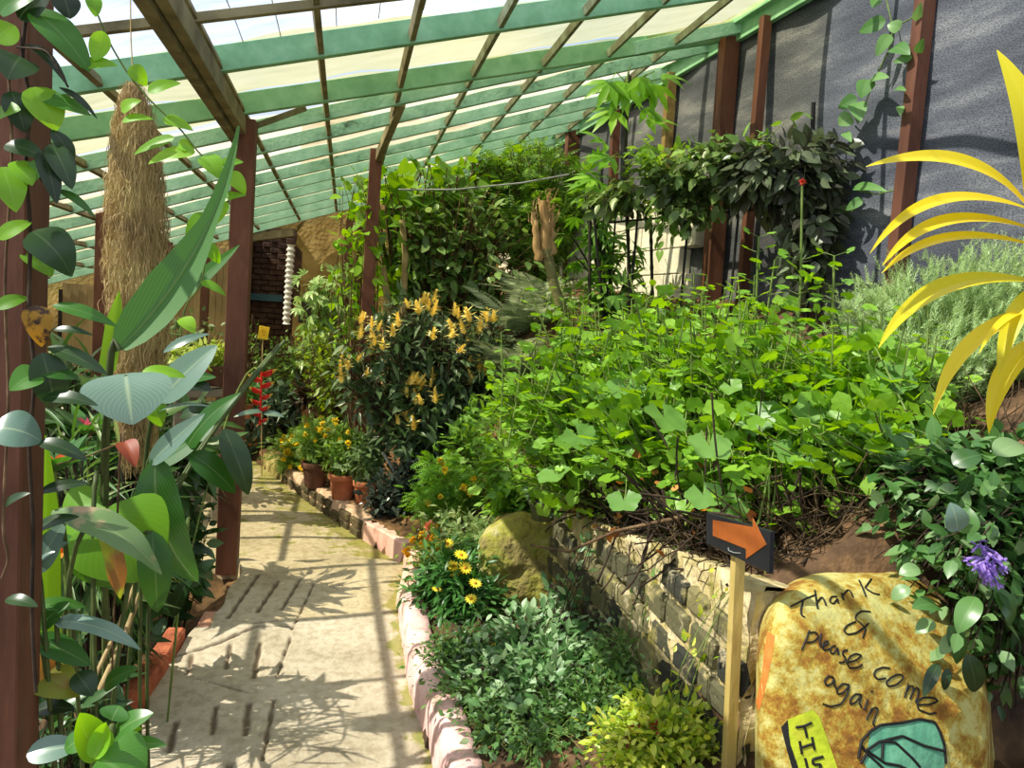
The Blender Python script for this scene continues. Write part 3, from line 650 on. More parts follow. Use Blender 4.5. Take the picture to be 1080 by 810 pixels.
# ================================================================== plants: materials
M_stem = mat('green_stem', [(70, 92, 40), (104, 126, 56), (126, 140, 70)], 8, 4, .6, .1)
M_stalk = mat('dark_green_stalk', [(46, 58, 28), (70, 84, 40), (92, 104, 54)], 8, 4, .6, .1)
M_twig = mat('brown_twig', [(56, 40, 28), (92, 70, 48), (128, 104, 76)], 12, 5, .85, .3, 50)
M_dtwig = mat('dark_twig', [(30, 24, 18), (54, 42, 32), (76, 62, 46)], 12, 5, .9, .3, 50)
M_cane = mat('dry_cane', [(120, 100, 64), (164, 142, 98), (186, 168, 124)], 9, 5, .8, .2)
Lbright = leafmat('bright_leaf', [(96, 150, 30), (120, 176, 40), (146, 196, 56)], .45, .4, .12)
Lvine = leafmat('lime_vine_leaf', [(104, 164, 34), (128, 188, 44), (150, 204, 60)], .5, .4, .15)
Ldark = leafmat('dark_leaf', [(22, 42, 20), (32, 58, 28), (44, 72, 34)], .2, .32, .08)
Lmid = leafmat('mid_green_leaf', [(44, 92, 28), (60, 116, 34), (80, 136, 44)], .35, .38, .12)
Lheli = leafmat('heliconia_leaf', [(44, 96, 34), (58, 112, 42), (72, 126, 50)], .35, .3, .22, spec=.6)
Lglare = leafmat('sky_glare_leaf', [(84, 116, 100), (98, 128, 112), (110, 140, 124)], .15, .27, .3, spec=.8)  # sky glare on shiny leaves put into a bluish grey base colour
Lbron = leafmat('yellowed_leaf', [(112, 124, 40), (150, 160, 60)], .4, .45, .1, blotch=((150, 110, 60), 9, .5))
Lbrownedge = leafmat('scorched_leaf', [(92, 122, 72), (106, 136, 84)], .25, .35, .2, blotch=((186, 158, 124), 14, .54))
Ldead = leafmat('withered_leaf', [(150, 92, 42), (186, 122, 56), (206, 150, 70)], .35, .7, .0)
Lspot = leafmat('spotted_dead_leaf', [(150, 116, 30), (170, 130, 40)], .35, .6, .0, blotch=((60, 40, 20), 60, .5))

def leafset(th, rows, default_y, name='leaf'):
    for r in rows:
        pb, pt, w, m = r[:4]; k = dict(r[4]) if len(r) > 4 else {}
        y = k.pop('y', default_y); y2 = k.pop('y2', y - .03 + .06 * rng.random())
        leaf_px(th, pb, pt, y, y2, w, m, name=name, **k)
def vine_line(th, pts, r, m, name='stem'):
    P_ = A([PY(a, b_, y) for a, b_, y in pts]); t = np.linspace(0, len(P_) - 1, len(P_) * 5)
    Q = np.stack([np.interp(t, range(len(P_)), P_[:, k]) for k in range(3)], 1)
    for _ in range(3): Q[1:-1] = (Q[:-2] + 2 * Q[1:-1] + Q[2:]) / 4
    mb = MB(); mb.tube(Q, r, 5); return mb.build(name, m, th)

# ---- climber on the left post
th = thing('climbing_vine', 'leafy climber with dark and bright leaves wrapped round the thick left post', 'vine', (pc[0], 1.66, -.1))
D, B_, M_ = Ldark, Lbright, Lmid
leafset(th, [((33, 10), (95, 76), 30, M_, dict(arch=.12)), ((0, 14), (40, -4), 22, M_), ((97, -6), (101, 18), 13, Lvine), ((109, 33), (99, 64), 17, Lvine, dict(arch=-.1)), ((84, 70), (124, 69), 13, Lvine),
    ((26, 47), (72, 92), 10, D, dict(arch=.22, kind='lance')), ((62, 92), (103, 126), 7, D, dict(arch=.15, kind='lance')), ((42, 103), (96, 122), 17, M_, dict(arch=.1)), ((34, 92), (60, 138), 32, B_), ((-4, 124), (22, 116), 22, B_), ((-6, 44), (16, 27), 26, B_),
    ((54, 137), (72, 180), 15, D, dict(arch=.15, side=.1)), ((5, 153), (48, 168), 20, D), ((44, 158), (60, 215), 18, D), ((54, 152), (76, 200), 22, D), ((60, 200), (101, 230), 9, M_, dict(kind='lance')), ((2, 176), (17, 224), 30, B_, dict(kind='heart')), ((16, 170), (34, 196), 20, B_), ((-2, 252), (34, 234), 15, B_),
    ((34, 244), (76, 292), 40, D, dict(kind='heart', arch=.18)), ((30, 262), (55, 292), 26, B_, dict(kind='heart', y=1.72)), ((-6, 326), (31, 314), 14, B_, dict(kind='lance')), ((36, 322), (44, 366), 24, Lspot, dict(kind='heart')),
    ((55, 322), (124, 345), 15, M_, dict(kind='lance', arch=.1)), ((54, 348), (99, 354), 8, D, dict(kind='lance')), ((50, 366), (114, 396), 17, D, dict(kind='lance', arch=.1)), ((40, 392), (84, 400), 16, M_, dict(kind='lance')), ((42, 392), (10, 412), 26, M_, dict(kind='heart')), ((44, 372), (58, 432), 32, D), ((-8, 452), (44, 466), 40, Lglare, dict(arch=.2, y=1.6)), ((44, 420), (104, 428), 16, D, dict(kind='lance')),
    ((40, 466), (92, 486), 16, D), ((20, 20), (54, -8), 24, D), ((66, -6), (74, 20), 22, D), ((22, 60), (8, 84), 34, D, dict(kind='heart')), ((12, 96), (26, 140), 24, D), ((30, 190), (52, 168), 16, M_), ((4, 536), (32, 520), 10, D), ((6, 632), (40, 640), 12, D)], 1.62)
vine_line(th, [(30, 0, 1.64), (22, 60, 1.63), (34, 110, 1.64), (26, 170, 1.63), (33, 240, 1.64), (30, 330, 1.64), (38, 400, 1.63), (30, 470, 1.64), (36, 560, 1.64), (33, 640, 1.64), (38, 730, 1.64)], .004, M_dtwig)
vine_line(th, [(8, 60, 1.64), (14, 160, 1.63), (4, 300, 1.64), (10, 420, 1.64), (2, 560, 1.64), (10, 590, 1.64), (2, 610, 1.64)], .003, M_twig)
vine_line(th, [(36, 180, 1.63), (52, 200, 1.6), (60, 205, 1.6)], .002, M_dtwig); vine_line(th, [(18, 50, 1.62), (50, 52, 1.58), (72, 92, 1.58)], .002, M_dtwig)

# ---- lime green trailing vine by the moss and the tall post
th = thing('trailing_vine', 'lime green vine trailing past the hanging moss to the tall post', 'vine', PY(250, 210, 2.5))
leafset(th, [((136, 71), (155, 91), 19, Lvine, dict(kind='heart')), ((156, 97), (191, 88), 13, Lvine, dict(kind='heart')), ((128, 117), (149, 106), 13, Lvine, dict(kind='heart')), ((129, 128), (162, 126), 10, Lvine, dict(kind='heart')), ((184, 145), (141, 163), 12, Lvine, dict(kind='heart', arch=.06)), ((206, 160), (156, 173), 15, Lvine, dict(kind='heart')), ((172, 126), (204, 138), 14, Lvine, dict(kind='heart')), ((216, 164), (232, 189), 22, Lvine, dict(kind='heart')), ((188, 152), (205, 158), 15, Lvine, dict(kind='heart')), ((233, 174), (257, 171), 11, Lvine, dict(kind='heart')), ((240, 182), (259, 205), 18, Lvine, dict(kind='heart')), ((232, 211), (260, 206), 10, Lvine, dict(kind='heart')), ((238, 212), (226, 238), 14, Lvine, dict(kind='heart')), ((218, 226), (196, 250), 16, Lvine, dict(kind='heart')), ((214, 258), (232, 278), 17, Lvine, dict(kind='heart')), ((200, 296), (172, 314), 10, Lvine, dict(kind='heart')), ((212, 297), (238, 312), 10, Lvine, dict(kind='heart')), ((192, 335), (205, 352), 16, Lvine, dict(kind='heart')), ((215, 263), (222, 250), 8, Lvine, dict(kind='heart'))], 2.35)
vine_line(th, [(100, 8, 2.3), (115, 45, 2.33), (136, 80, 2.36), (160, 108, 2.36), (190, 135, 2.36), (212, 165, 2.36), (238, 178, 2.38), (236, 212, 2.38), (218, 240, 2.36), (214, 300, 2.36), (196, 320, 2.36), (190, 350, 2.36)], .0025, M_stem)

# ---- hanging spanish moss
M_moss = mat('spanish_moss', [(112, 90, 66), (160, 136, 94), (192, 168, 114), (204, 190, 130)], 5, 5, .95, 0, pos=[.3, .42, .55, .7])
yM = 2.75; pts_ = []
prof_ = [(88, 7), (100, 13), (125, 19), (160, 23), (220, 28), (300, 29), (340, 26), (380, 22), (430, 18), (470, 13), (492, 5)]
cxs = [(88, 141), (150, 143), (250, 145), (350, 148), (430, 146), (492, 146)]
py_ = rng.uniform(86, 470, 9500); rad = np.interp(py_, [a for a, _ in prof_], [b_ for _, b_ in prof_]); an = rng.uniform(0, 2 * np.pi, len(py_)); rr = rad * np.sqrt(rng.uniform(.25, 1, len(py_)))
mpx = yM / F; mb = MB()
ctr = A([PY(np.interp(y_, [a for a, _ in cxs], [b_ for _, b_ in cxs]), y_, yM) for y_ in py_]); base = ctr + np.stack([rr * np.cos(an), rr * np.sin(an), 0 * an], 1) * mpx
ns = 9; ln = rng.uniform(.05, .13, len(py_)); T = np.linspace(0, 1, ns)
ph = rng.uniform(0, 6.28, (len(py_), 3)); amp = rng.uniform(.0015, .006, len(py_)) * (1 + 1.2 * (rng.random(len(py_)) < .2))
out = np.stack([np.cos(an), np.sin(an), 0 * an], 1)
Q = base[:, None] + A([0, 0, -1.])[None, None] * (ln[:, None, None] * T[None, :, None]) + out[:, None] * (amp[:, None, None] * 1.2 * np.sin(T * 3)[None, :, None])
Q[..., 0] += amp[:, None] * np.sin(T[None] * 7 + ph[:, :1]); Q[..., 1] += amp[:, None] * np.cos(T[None] * 8 + ph[:, 1:2]); Q[..., 2] += .4 * amp[:, None] * np.sin(T[None] * 12 + ph[:, 2:])
wv = np.stack([np.cos(ph[:, 2]), np.sin(ph[:, 2]), 0 * an], 1)[:, None] * .0008
V = np.stack([Q - wv, Q + wv], 2)
ii = np.arange(len(py_) * ns * 2).reshape(len(py_), ns, 2); qd = np.stack([ii[:, :-1, 0], ii[:, 1:, 0], ii[:, 1:, 1], ii[:, :-1, 1]], -1).reshape(-1, 4)
mb.arr(V.reshape(-1, 3), qd.ravel(), np.full(len(qd), 4))
core = [(PY(np.interp(y_, [a for a, _ in cxs], [b_ for _, b_ in cxs]), y_, yM), r_ * .66 * mpx) for y_, r_ in prof_]
mb.tube([c for c, _ in core], [r_ for _, r_ in core], 14)
mb.tube([PY(141, 92, yM), PY(138, 40, yM), A([PY(136, 0, yM)[0], yM, roofz(-.7) + .05])], .002, 4)
tag(mb.build('spanish_moss', M_moss), 'long shaggy column of spanish moss hanging from the roof at left', 'hanging moss')

# ---- heliconias and big leaved plants on the left
def plant(name, label, cat, base, group=None): return thing(name, label, cat, base, group)
def gb(px, py, y):       # a base point on the ground under the pixel
    p = PY(px, py, y); return A([p[0], p[1], float(ground(p[0], p[1]))])
g = gb(110, 700, 2.3)
th = plant('heliconia', 'tall heliconia with one long rolled leaf reaching up past the moss', 'plant', g)
b0_, t0_ = PY(126, 368, 2.15), PY(206, 246, 2.2)
Pm, uvm = blade(b0_, PY(252, 132, 2.25), 46 * 2.3 / F, kind='spear', arch=-.02, fold=.45, side=-.07, nu=34, nv=9); mb = MB(); mb.grid(Pm, uvm); mb.build('leaf', Lheli, th)
stalk(th, [PY(126, 370, 2.15), PY(112, 470, 2.18), g + A([0.02, 0, 0])], .010, M_stalk)
leafset(th, [((112, 396), (126, 306), 15, Lbright, dict(kind='strap', arch=-.03)), ((165, 330), (253, 258), 17, Lheli, dict(kind='lance', y=2.4, arch=-.02)), ((150, 350), (186, 298), 18, Lbright, dict(kind='lance', y=2.4)), ((50, 700), (48, 458), 22, Lbright, dict(kind='strap', y=2.1, arch=-.02))], 2.2)

g = gb(140, 690, 2.4)
th = plant('heliconia', 'broad leaved heliconia with glossy leaves tinted by sky glare between the moss and the tall post', 'plant', g)
nn = A([.1, -.75, .65])
leafset(th, [((132, 394), (140, 448), 78, Lglare, dict(n=nn, arch=.12, fold=.08, y=2.05, y2=1.95)), ((168, 424), (229, 364), 34, Lglare, dict(n=nn, arch=.06)), ((162, 436), (222, 429), 10, Lglare, dict(n=A([0, -.3, 1]), arch=.1)), ((158, 490), (216, 436), 22, Lglare, dict(n=nn, fold=.2, arch=.04)), ((160, 492), (226, 448), 26, Lheli, dict(arch=.0, y=2.5)), ((164, 482), (209, 614), 42, Lheli, dict(n=A([.1, -.8, .3]), arch=.06, ripple=.04, side=-.1)), ((198, 470), (254, 414), 20, Lheli, dict(kind='strap', y=2.5)), ((236, 452), (262, 522), 26, Ldark, dict(arch=.1, y=2.5)), ((200, 478), (248, 520), 28, Lmid, dict(arch=.1, y=2.5)), ((172, 372), (222, 352), 10, Lglare, dict(kind='lance', y=2.6)), ((180, 405), (228, 398), 16, Lheli, dict(y=2.6)), ((176, 400), (224, 412), 22, Ldark, dict(y=2.6)), ((190, 440), (236, 430), 14, Ldark, dict(y=2.6)), ((150, 392), (196, 398), 14, Lvine, dict(y=2.2)), ((112, 420), (160, 425), 20, Lbright, dict(y=2.2)), ((150, 410), (170, 450), 24, Lbright, dict(y=2.3))], 2.3)
for q in ([PY(134, 398, 2.04), PY(108, 520, 2.2), g], [PY(166, 484, 2.3), PY(150, 560, 2.35), g + A([.04, 0, 0])], [PY(196, 500, 2.5), PY(160, 600, 2.45), g + A([.06, .03, 0])], [PY(300, 360, 3.0), PY(236, 440, 2.7), PY(185, 520, 2.5)], [PY(294, 364, 3.0), PY(232, 442, 2.7), PY(180, 524, 2.5)], [PY(168, 424, 2.3), PY(150, 520, 2.35), g + A([-.03, .02, 0])]): stalk(th, q, .0075, M_stalk)

g = gb(105, 760, 1.95)
th = plant('taro', 'low plant with broad bright green leaves and one scorched grey leaf', 'plant', g)
leafset(th, [((112, 536), (160, 612), 96, Lbright, dict(kind='heart', n=A([-.2, -.8, .45]), y=2.15, y2=2.1, arch=.08)), ((110, 530), (66, 560), 60, Lbright, dict(kind='heart', n=A([0, -.6, .7]), y=2.2)), ((110, 560), (120, 620), 70, Lmid, dict(kind='heart', y=2.2)), ((112, 556), (127, 632), 17, Lbron, dict(kind='strap', y=1.95)), ((54, 540), (171, 606), 36, Lbrownedge, dict(arch=.16, n=A([.25, -.45, .85]), y=1.9, y2=1.85, fold=.12, kind='lance', ripple=.03)), ((160, 560), (166, 646), 30, Lmid, dict(y=2.1, arch=.1)), ((140, 560), (176, 580), 44, Lbright, dict(y=2.2))], 2.0)
for q in ([PY(108, 540, 2.15), PY(98, 640, 2.1), g], [PY(60, 540, 1.9), PY(75, 640, 1.95), g], [PY(160, 562, 2.1), PY(130, 650, 2.1), g], [PY(106, 498, 2.2), PY(98, 600, 2.1), g + A([.02, .02, 0])]): stalk(th, q, .007, M_stalk)

g = gb(80, 800, 1.8)
th = plant('ginger_plant', 'strap leaved plant at the foot of the thick left post', 'plant', g)
leafset(th, [((38, 606), (70, 548), 22, Lglare, dict(kind='lance')), ((36, 590), (72, 572), 16, Lglare, dict(kind='lance')), ((60, 655), (149, 686), 17, Lglare, dict(kind='strap', arch=.14, n=A([.2, -.5, .9]))), ((34, 672), (96, 702), 24, Lheli, dict(arch=.06)), ((26, 706), (84, 734), 36, Lbron, dict(arch=.12)), ((38, 690), (66, 730), 22, Ldead, dict()), ((42, 664), (74, 634), 18, Lheli, dict(kind='lance')), ((28, 796), (86, 786), 24, Lglare, dict(arch=.05, y=1.7)), ((80, 710), (98, 734), 22, Ldark), ((110, 726), (146, 704), 18, Lmid), ((36, 640), (90, 640), 14, Lmid), ((36, 560), (84, 545), 14, Ldark), ((40, 520), (96, 510), 12, Ldark, dict(kind='lance')), ((36, 750), (80, 748), 16, Ldark)], 1.85)
for q in ([PY(60, 655, 1.85), PY(62, 720, 1.85), g], [PY(88, 560, 1.9), PY(66, 700, 1.9), g + A([-.02, .04, 0])], [PY(34, 672, 1.85), PY(52, 740, 1.83), g], [PY(40, 606, 1.85), PY(50, 700, 1.83), g]): stalk(th, q, .006, M_stalk)

g = gb(130, 830, 1.75)
th = plant('young_taro', 'young plant with a curled bright leaf and paired leaves in the bottom left corner', 'plant', g)
leafset(th, [((104, 800), (150, 830), 62, Lmid, dict(kind='heart', arch=.1, y=1.6)), ((108, 798), (84, 752), 34, Lbright, dict(kind='heart', arch=-.2, fold=.5, y=1.62)), ((98, 800), (112, 762), 22, Lvine, dict(arch=-.2, fold=.6, y=1.6)), ((120, 778), (162, 752), 24, Lheli, dict(n=A([0, -.5, .9]))), ((122, 782), (150, 768), 12, Lbright, dict()), ((118, 760), (126, 744), 26, Lheli), ((124, 792), (176, 786), 16, Lheli, dict(n=A([0, -.4, .9]))), ((92, 776), (68, 792), 20, Lheli), ((80, 790), (30, 800), 20, Lheli)], 1.7)
for q in ([PY(106, 800, 1.62), PY(100, 830, 1.65), g], [PY(120, 780, 1.7), PY(118, 810, 1.7), g]): stalk(th, q, .006, M_stalk)

# dry canes leaning in the left bed
for i, (a, c, lab) in enumerate([((152, 616), (98, 742), 'dry cane leaning in the left bed, nearest the path'), ((146, 606), (96, 722), 'thinner dry cane leaning beside another in the left bed')]):
    mb = MB(); p_, q_ = PY(*a, 2.5), PY(*c, 2.1); q_ = q_ + (q_ - p_) * .05; mb.tube(A([p_, (p_ + q_) / 2 + A([.01, 0, .01]), q_]), .008 - .002 * i, 7); tag(mb.build('dry_cane', M_cane), lab, 'cane')

# heliconia flowers
M_red = mat('red_bract', [(150, 16, 14), (196, 30, 22), (216, 52, 30)], 12, 4, .4, .1); M_ytip = mat('yellow_bract_tip', [(196, 160, 50), (220, 190, 90)], 12, 3, .5, 0)
def heli(parent, top, bot, y, wpx, n):
    """a hanging spike of boat-shaped red bracts with pale tips"""
    m = y / F; p, q = PY(*top, y), PY(*bot, y); mb = MB(); mb.tube(A([p, (p + q) / 2, q]), .006, 6)
    for i in range(n):
        t = (i + .3) / n; c = p + (q - p) * t; sd = (-1) ** i; s_ = wpx * m * (1.0 - .45 * t)
        for dz, mi, a_, b_ in ((0, 0, 0, .8), (0, 1, .72, 1.0)):
            P_ = []
            for u_ in np.linspace(a_, b_, 6):
                wd = .46 * math.sin(math.pi * min(1, u_ * .9 + .1)) ** .8; 
                P_.append([c + A([sd * u_ * s_, .25 * s_ * v_ * wd * 2.2, u_ * s_ * .55 * (1 - .35 * u_) - wd * s_ * (1 - v_ * v_) * .9]) for v_ in np.linspace(-1, 1, 5)])
            mb.grid(P_, mi=mi)
    return mb.build('flower_spike', [M_red, M_ytip], parent)
g = gb(300, 540, 4.1)
def heliflower(label, top, bot, y, w, n, g, leaves, bow):
    th = plant('red_heliconia', label, 'flower', g); heli(th, top, bot, y, w, n); p = PY(*top, y)
    stalk(th, [p, PY(*bow, y), g], .006, M_stem)
    leafset(th, leaves, y); return th
heliflower('red hanging heliconia spike just right of the tall brown post', (276, 392), (274, 448), 4.2, 15, 9, gb(176, 640, 3.6), [((278, 436), (300, 440), 7, Lglare), ((278, 434), (246, 440), 6, Lglare)], (240, 440))
heliflower('small red heliconia spike low among the leaves left of the tall post', (196, 586), (193, 622), 2.9, 8, 7, gb(178, 690, 2.9), [((180, 640), (150, 610), 14, Ldark), ((182, 650), (206, 600), 14, Ldark)], (196, 565))
# red brown dried bract and orange flowers
th = plant('dried_bract', 'reddish brown folded bract on a thin stalk below the hanging moss', 'flower', gb(120, 640, 2.1))
leaf_px(th, (130, 466), (143, 493), 2.05, 2.0, 22, leafmat('russet_bract', [(140, 64, 40), (170, 88, 54)], .3, .5, .05), name='bract', kind='heart', fold=.5)
vine_line(th, [(130, 466, 2.05), (90, 482, 2.05), (60, 490, 2.05)], .002, M_twig); stalk(th, [PY(130, 466, 2.05), PY(124, 540, 2.08), ORG[th.name]], .003, M_twig)
M_oran = leafmat('orange_bract', [(226, 110, 30), (240, 140, 44), (214, 84, 30)], .35, .45, .0); M_pinkf = leafmat('pink_bract', [(196, 60, 84), (220, 110, 120)], .3, .5, 0)
def tuft(name, label, px, py, y, wpx, m, n, g, extra=None, lm=None):
    th = plant(name, label, 'plant', g); c = PY(px, py, y); r = wpx * y / F; mb = MB(); d = nz(rng.normal(size=(n, 3)) + A([0, -.4, .5])); mb.scatter(LAN, np.repeat(c[None], n, 0), d, rng.normal(size=(n, 3)) + A([0, 0, 1.]), r * (.7 + .5 * rng.random(n)), wid=1.4); mb.build('flower', m, th)
    n2 = 16; an = rng.uniform(0, 6.28, n2); d2 = np.stack([np.cos(an), np.sin(an), .5 + .6 * rng.random(n2)], 1); mb = MB(); mb.scatter(LAN, np.repeat((c - A([0, 0, r * .8]))[None], n2, 0), d2, np.tile(A([[0, 0, 1.]]), (n2, 1)), r * 4); mb.build('leaves', lm or Lheli, th)
    stalk(th, [c, (c + g) / 2 + A([.02, 0, 0]), g], .006, M_stem); return th
tuft('bromeliad', 'orange flowered bromeliad just right of the thick left post', 57, 487, 2.3, 14, M_oran, 12, gb(60, 700, 2.3))
tuft('bromeliad', 'orange and pink flowered plant below the scorched grey leaf', 68, 582, 2.2, 14, M_oran, 9, gb(68, 700, 2.2))
tuft('bromeliad', 'pink flowered bromeliad between the left post and the hanging moss', 91, 450, 3.0, 12, M_pinkf, 10, gb(92, 640, 3.0))

# dense undergrowth of the left bed: separate shrubs
def shrub(label, blobs, base, nb, nl, tm, size, lm, sm=M_dtwig, name='shrub', cat='shrub', group=None, **k):
    th = plant(name, label, cat, base, group); r = bush(th, blobs, [base], nb, nl, tm, size, lm, sm, **k); return th, r
U1 = leafmat('undergrowth_leaf', [(28, 56, 26), (44, 82, 34), (58, 100, 40), (90, 122, 84)], .3, .34, .1)
shrub('dark leafy undergrowth left of the path behind the broad bright leaves', [blob(100, 600, 3.0, 56, 60), blob(130, 610, 3.2, 26, 30)], gb(100, 680, 3.1), 60, 7, LAN, .18, U1, sr=.005, droop=.1)
shrub('dark leafy undergrowth behind the hanging moss', [blob(120, 470, 4.0, 70, 50), blob(70, 430, 4.0, 40, 60), blob(180, 470, 4.2, 45, 50)], gb(120, 580, 4.0), 90, 7, LAN, .26, U1, sr=.006)
shrub('leafy undergrowth left of the tall post near its foot', [blob(200, 560, 4.1, 22, 30), blob(176, 590, 3.9, 26, 26)], gb(180, 620, 4.0), 34, 6, OV, .12, U1, sr=.004)
Lgrass = leafmat('grassy_leaf', [(60, 104, 40), (90, 130, 60), (150, 170, 110)], .35, .4, .1)
shrub('tangle of long grassy leaves behind the taro leaves', [blob(110, 500, 2.8, 60, 40), blob(80, 540, 2.7, 40, 40)], gb(110, 680, 2.75), 70, 2, LAN, .3, Lgrass, sr=.004, wid=.25, t0=.7, bow=.05)
shrub('low dark plants in the corner under the thick left post', [blob(50, 770, 2.05, 44, 36), blob(72, 720, 2.4, 30, 36)], gb(60, 790, 2.1), 46, 6, LAN, .12, U1, sr=.004)
shrub('variegated undergrowth below the terracotta pots on the left', [blob(205, 440, 6.3, 40, 26), blob(180, 420, 6.4, 30, 30)], gb(200, 490, 6.3), 60, 8, LAN, .16, leafmat('variegated_leaf', [(40, 72, 40), (96, 128, 90), (150, 172, 140)], .3, .4, .2), sr=.004)
shrub('bushy plants against the boarding between the moss and the tall post', [blob(200, 350, 8.0, 34, 22), blob(160, 360, 8.0, 40, 30)], gb(190, 440, 8.0), 70, 8, OV, .11, leafmat('back_leaf', [(60, 90, 44), (92, 122, 70), (140, 156, 110)], .3, .4, .1), sr=.004)
shrub('bushy plants by the back boarding at the far left', [blob(75, 400, 7.5, 50, 26), blob(60, 440, 6.0, 40, 40)], gb(70, 500, 7.0), 80, 8, OV, .13, U1, sr=.004)

# terracotta pots
M_terra = mat('terracotta', [(136, 78, 52), (172, 104, 72), (196, 130, 96)], 9, 6, .85, .25, 40); M_terral = mat('pale_terracotta', [(150, 104, 74), (184, 138, 104), (204, 164, 130)], 9, 6, .85, .25, 40); M_terrad = mat('dark_pot', [(84, 56, 46), (112, 78, 64)], 9, 6, .85, .25, 40)
def pot(label, px, pyb, y, wpx, hpx, m, z=None, group=None):
    c = PY(px, pyb, y); s_ = y / F; r = wpx * s_ / 2; h = hpx * s_
    th = thing('flower_pot', label, 'pot', c, group); mb = MB()
    mb.lathe([(r * .0, 0), (r * .68, 0), (r * .72, h * .04), (r * .9, h * .74), (r * .91, h * .76), (r, h * .77), (r * 1.03, h * .8), (r * 1.03, h * .97), (r, h), (r * .9, h), (r * .86, h * .8)], c, 28, R=None); mb.build('pot_body', m, th)
    mb = MB(); mb.lathe([(r * .88, h * .84), (r * .5, h * .87), (0.0001, h * .88)], c, 20); mb.build('potting_soil', M_soil, th); return c + A([0, 0, h * .86]), r
zsh = None
# shelf with three pots at the left of the tall post
M_slab = mat('grey_slab', [(110, 104, 92), (140, 132, 116)], 6, 5, .9, .3)
a = PY(196, 412, 5.6); c = PY(240, 408, 5.6); mb = MB(); mb.bar(a + A([-.1, .1, -.03]), c + A([.1, .1, -.03]), .3, .05); 
for q in (a + A([0, .1, 0]), c + A([0, .1, 0])): mb.bar((q[0], q[1], -.05), (q[0], q[1], q[2] - .04), .16, .16, (0, 1, 0))
tag(mb.build('plant_shelf', M_slab), 'low grey slab shelf carrying terracotta pots left of the tall post', 'shelf')
pots_l = [pot('terracotta pot on the left shelf, leftmost of three', 189, 411, 5.62, 26, 17, M_terra, group='pots on the left shelf'), pot('terracotta pot with pale green plant on the left shelf, middle of three', 208, 409, 5.6, 24, 20, M_terra, group='pots on the left shelf'), pot('terracotta pot on the left shelf next to the tall post', 228, 407, 5.66, 26, 21, M_terrad, group='pots on the left shelf')]
Lpale = leafmat('pale_lime_leaf', [(130, 160, 60), (160, 184, 84), (184, 200, 110)], .4, .45, .1)
for (c, r), lab in zip(pots_l, ['leafy plant in the leftmost pot of the left shelf', 'pale lime plant in the middle pot of the left shelf', 'pale lime plant in the shelf pot beside the tall post']):
    shrub(lab, [(c + A([0, 0, .09]), (.17, .12, .09))], c, 30, 6, OV, .06, Lpale, M_stem, sr=.002, name='potted_plant', cat='plant')
c, r = pot('small terracotta pot right of the tall post at ground level', 259, 441, 6.8, 14, 15, M_terra)
shrub('grey green plant in the small pot right of the tall post', [(c + A([0, 0, .12]), (.12, .1, .12))], c, 24, 6, LAN, .09, Lmid, M_stem, sr=.002, name='potted_plant', cat='plant')
# ================================================================== middle and right
M_yel = mat('yellow_petal', [(244, 204, 30), (252, 222, 50), (252, 232, 100)], 14, 3, .6, 0); M_disc = mat('flower_centre', [(190, 120, 20), (220, 150, 30)], 30, 3, .8, .3)
M_lol = leafmat('golden_bract', [(246, 222, 100), (250, 230, 130), (252, 238, 160)], .15, .5, 0)
def daisy(parent, c, r, n, m=None, name='flower', k=13):
    n = nz(A(n, float)); mb = MB(); an = np.linspace(0, 2 * np.pi, k, endpoint=False) + rng.random(); a = nz(np.cross(n, A([.3, .2, 1]))); b_ = np.cross(n, a)
    d = np.cos(an)[:, None] * a + np.sin(an)[:, None] * b_; mb.scatter(tm_ovate(.3, .1, .05, .6), np.repeat(c[None], k, 0) + d * r * .15, d + n * .15, np.repeat(n[None], k, 0), r)
    R = np.stack([a, b_, n], 1); mb.lathe([(r * .3, 0), (r * .27, r * .12), (r * .12, r * .2), (.0001, r * .22)], c, 10, 1, R); return mb.build(name, [m or M_yel, M_disc], parent)
def pompom(parent, c, r, m, name='flower'):
    n = 34; d = nz(rng.normal(size=(n, 3)) + A([0, -.2, .35])); mb = MB(); mb.scatter(SM, np.repeat(c[None], n, 0), d, rng.normal(size=(n, 3)), r * (.8 + .3 * rng.random(n)), wid=1.5); return mb.build(name, m, parent)
def facing(T_, O_, k=None, ymax=None):
    """indices of shoot tips on the side of a plant that looks to the path and up"""
    e = nz(EYE - T_); s_ = (O_ * e).sum(1) + .6 * O_[:, 2]; return np.argsort(-s_)

# ---- back of the garden, right to left
Lmass = leafmat('big_bush_leaf', [(56, 90, 40), (84, 122, 56), (112, 150, 76), (146, 176, 112)], .38, .3, .14, spec=.6)
Lmassb = leafmat('light_green_bush_leaf', [(76, 124, 34), (108, 156, 46), (140, 184, 66)], .45, .42, .1)  # light green leaf tones of the broad leaved bush and low plants
Lfea = leafmat('feathery_tree_leaf', [(76, 120, 40), (104, 150, 56), (136, 180, 76)], .4, .42, .08)
def gg(px, py, y): return gb(px, py, y)
g = gg(520, 330, 7.6)
th, _ = shrub('feathery leaved small tree reaching the roof at the far end of the net wall', [blob(548, 185, 7.6, 52, 52), blob(565, 240, 7.4, 50, 50), blob(590, 195, 7.4, 28, 40), blob(520, 160, 7.6, 30, 24)], gg(560, 330, 7.5), 230, 10, FEATH, .17, Lfea, M_twig, sr=.008, name='feathery_tree', cat='tree', clip=False)
th, _ = shrub('tall dark leaved bush in the middle of the slope behind the yellow flowered shrub', [blob(480, 250, 7.2, 70, 66), blob(530, 275, 7.0, 50, 50), blob(440, 270, 7.2, 40, 50)], gg(470, 340, 7.2), 190, 9, OV, .13, Lmass, M_twig, sr=.008, name='tall_bush', cat='bush', droop=.45)
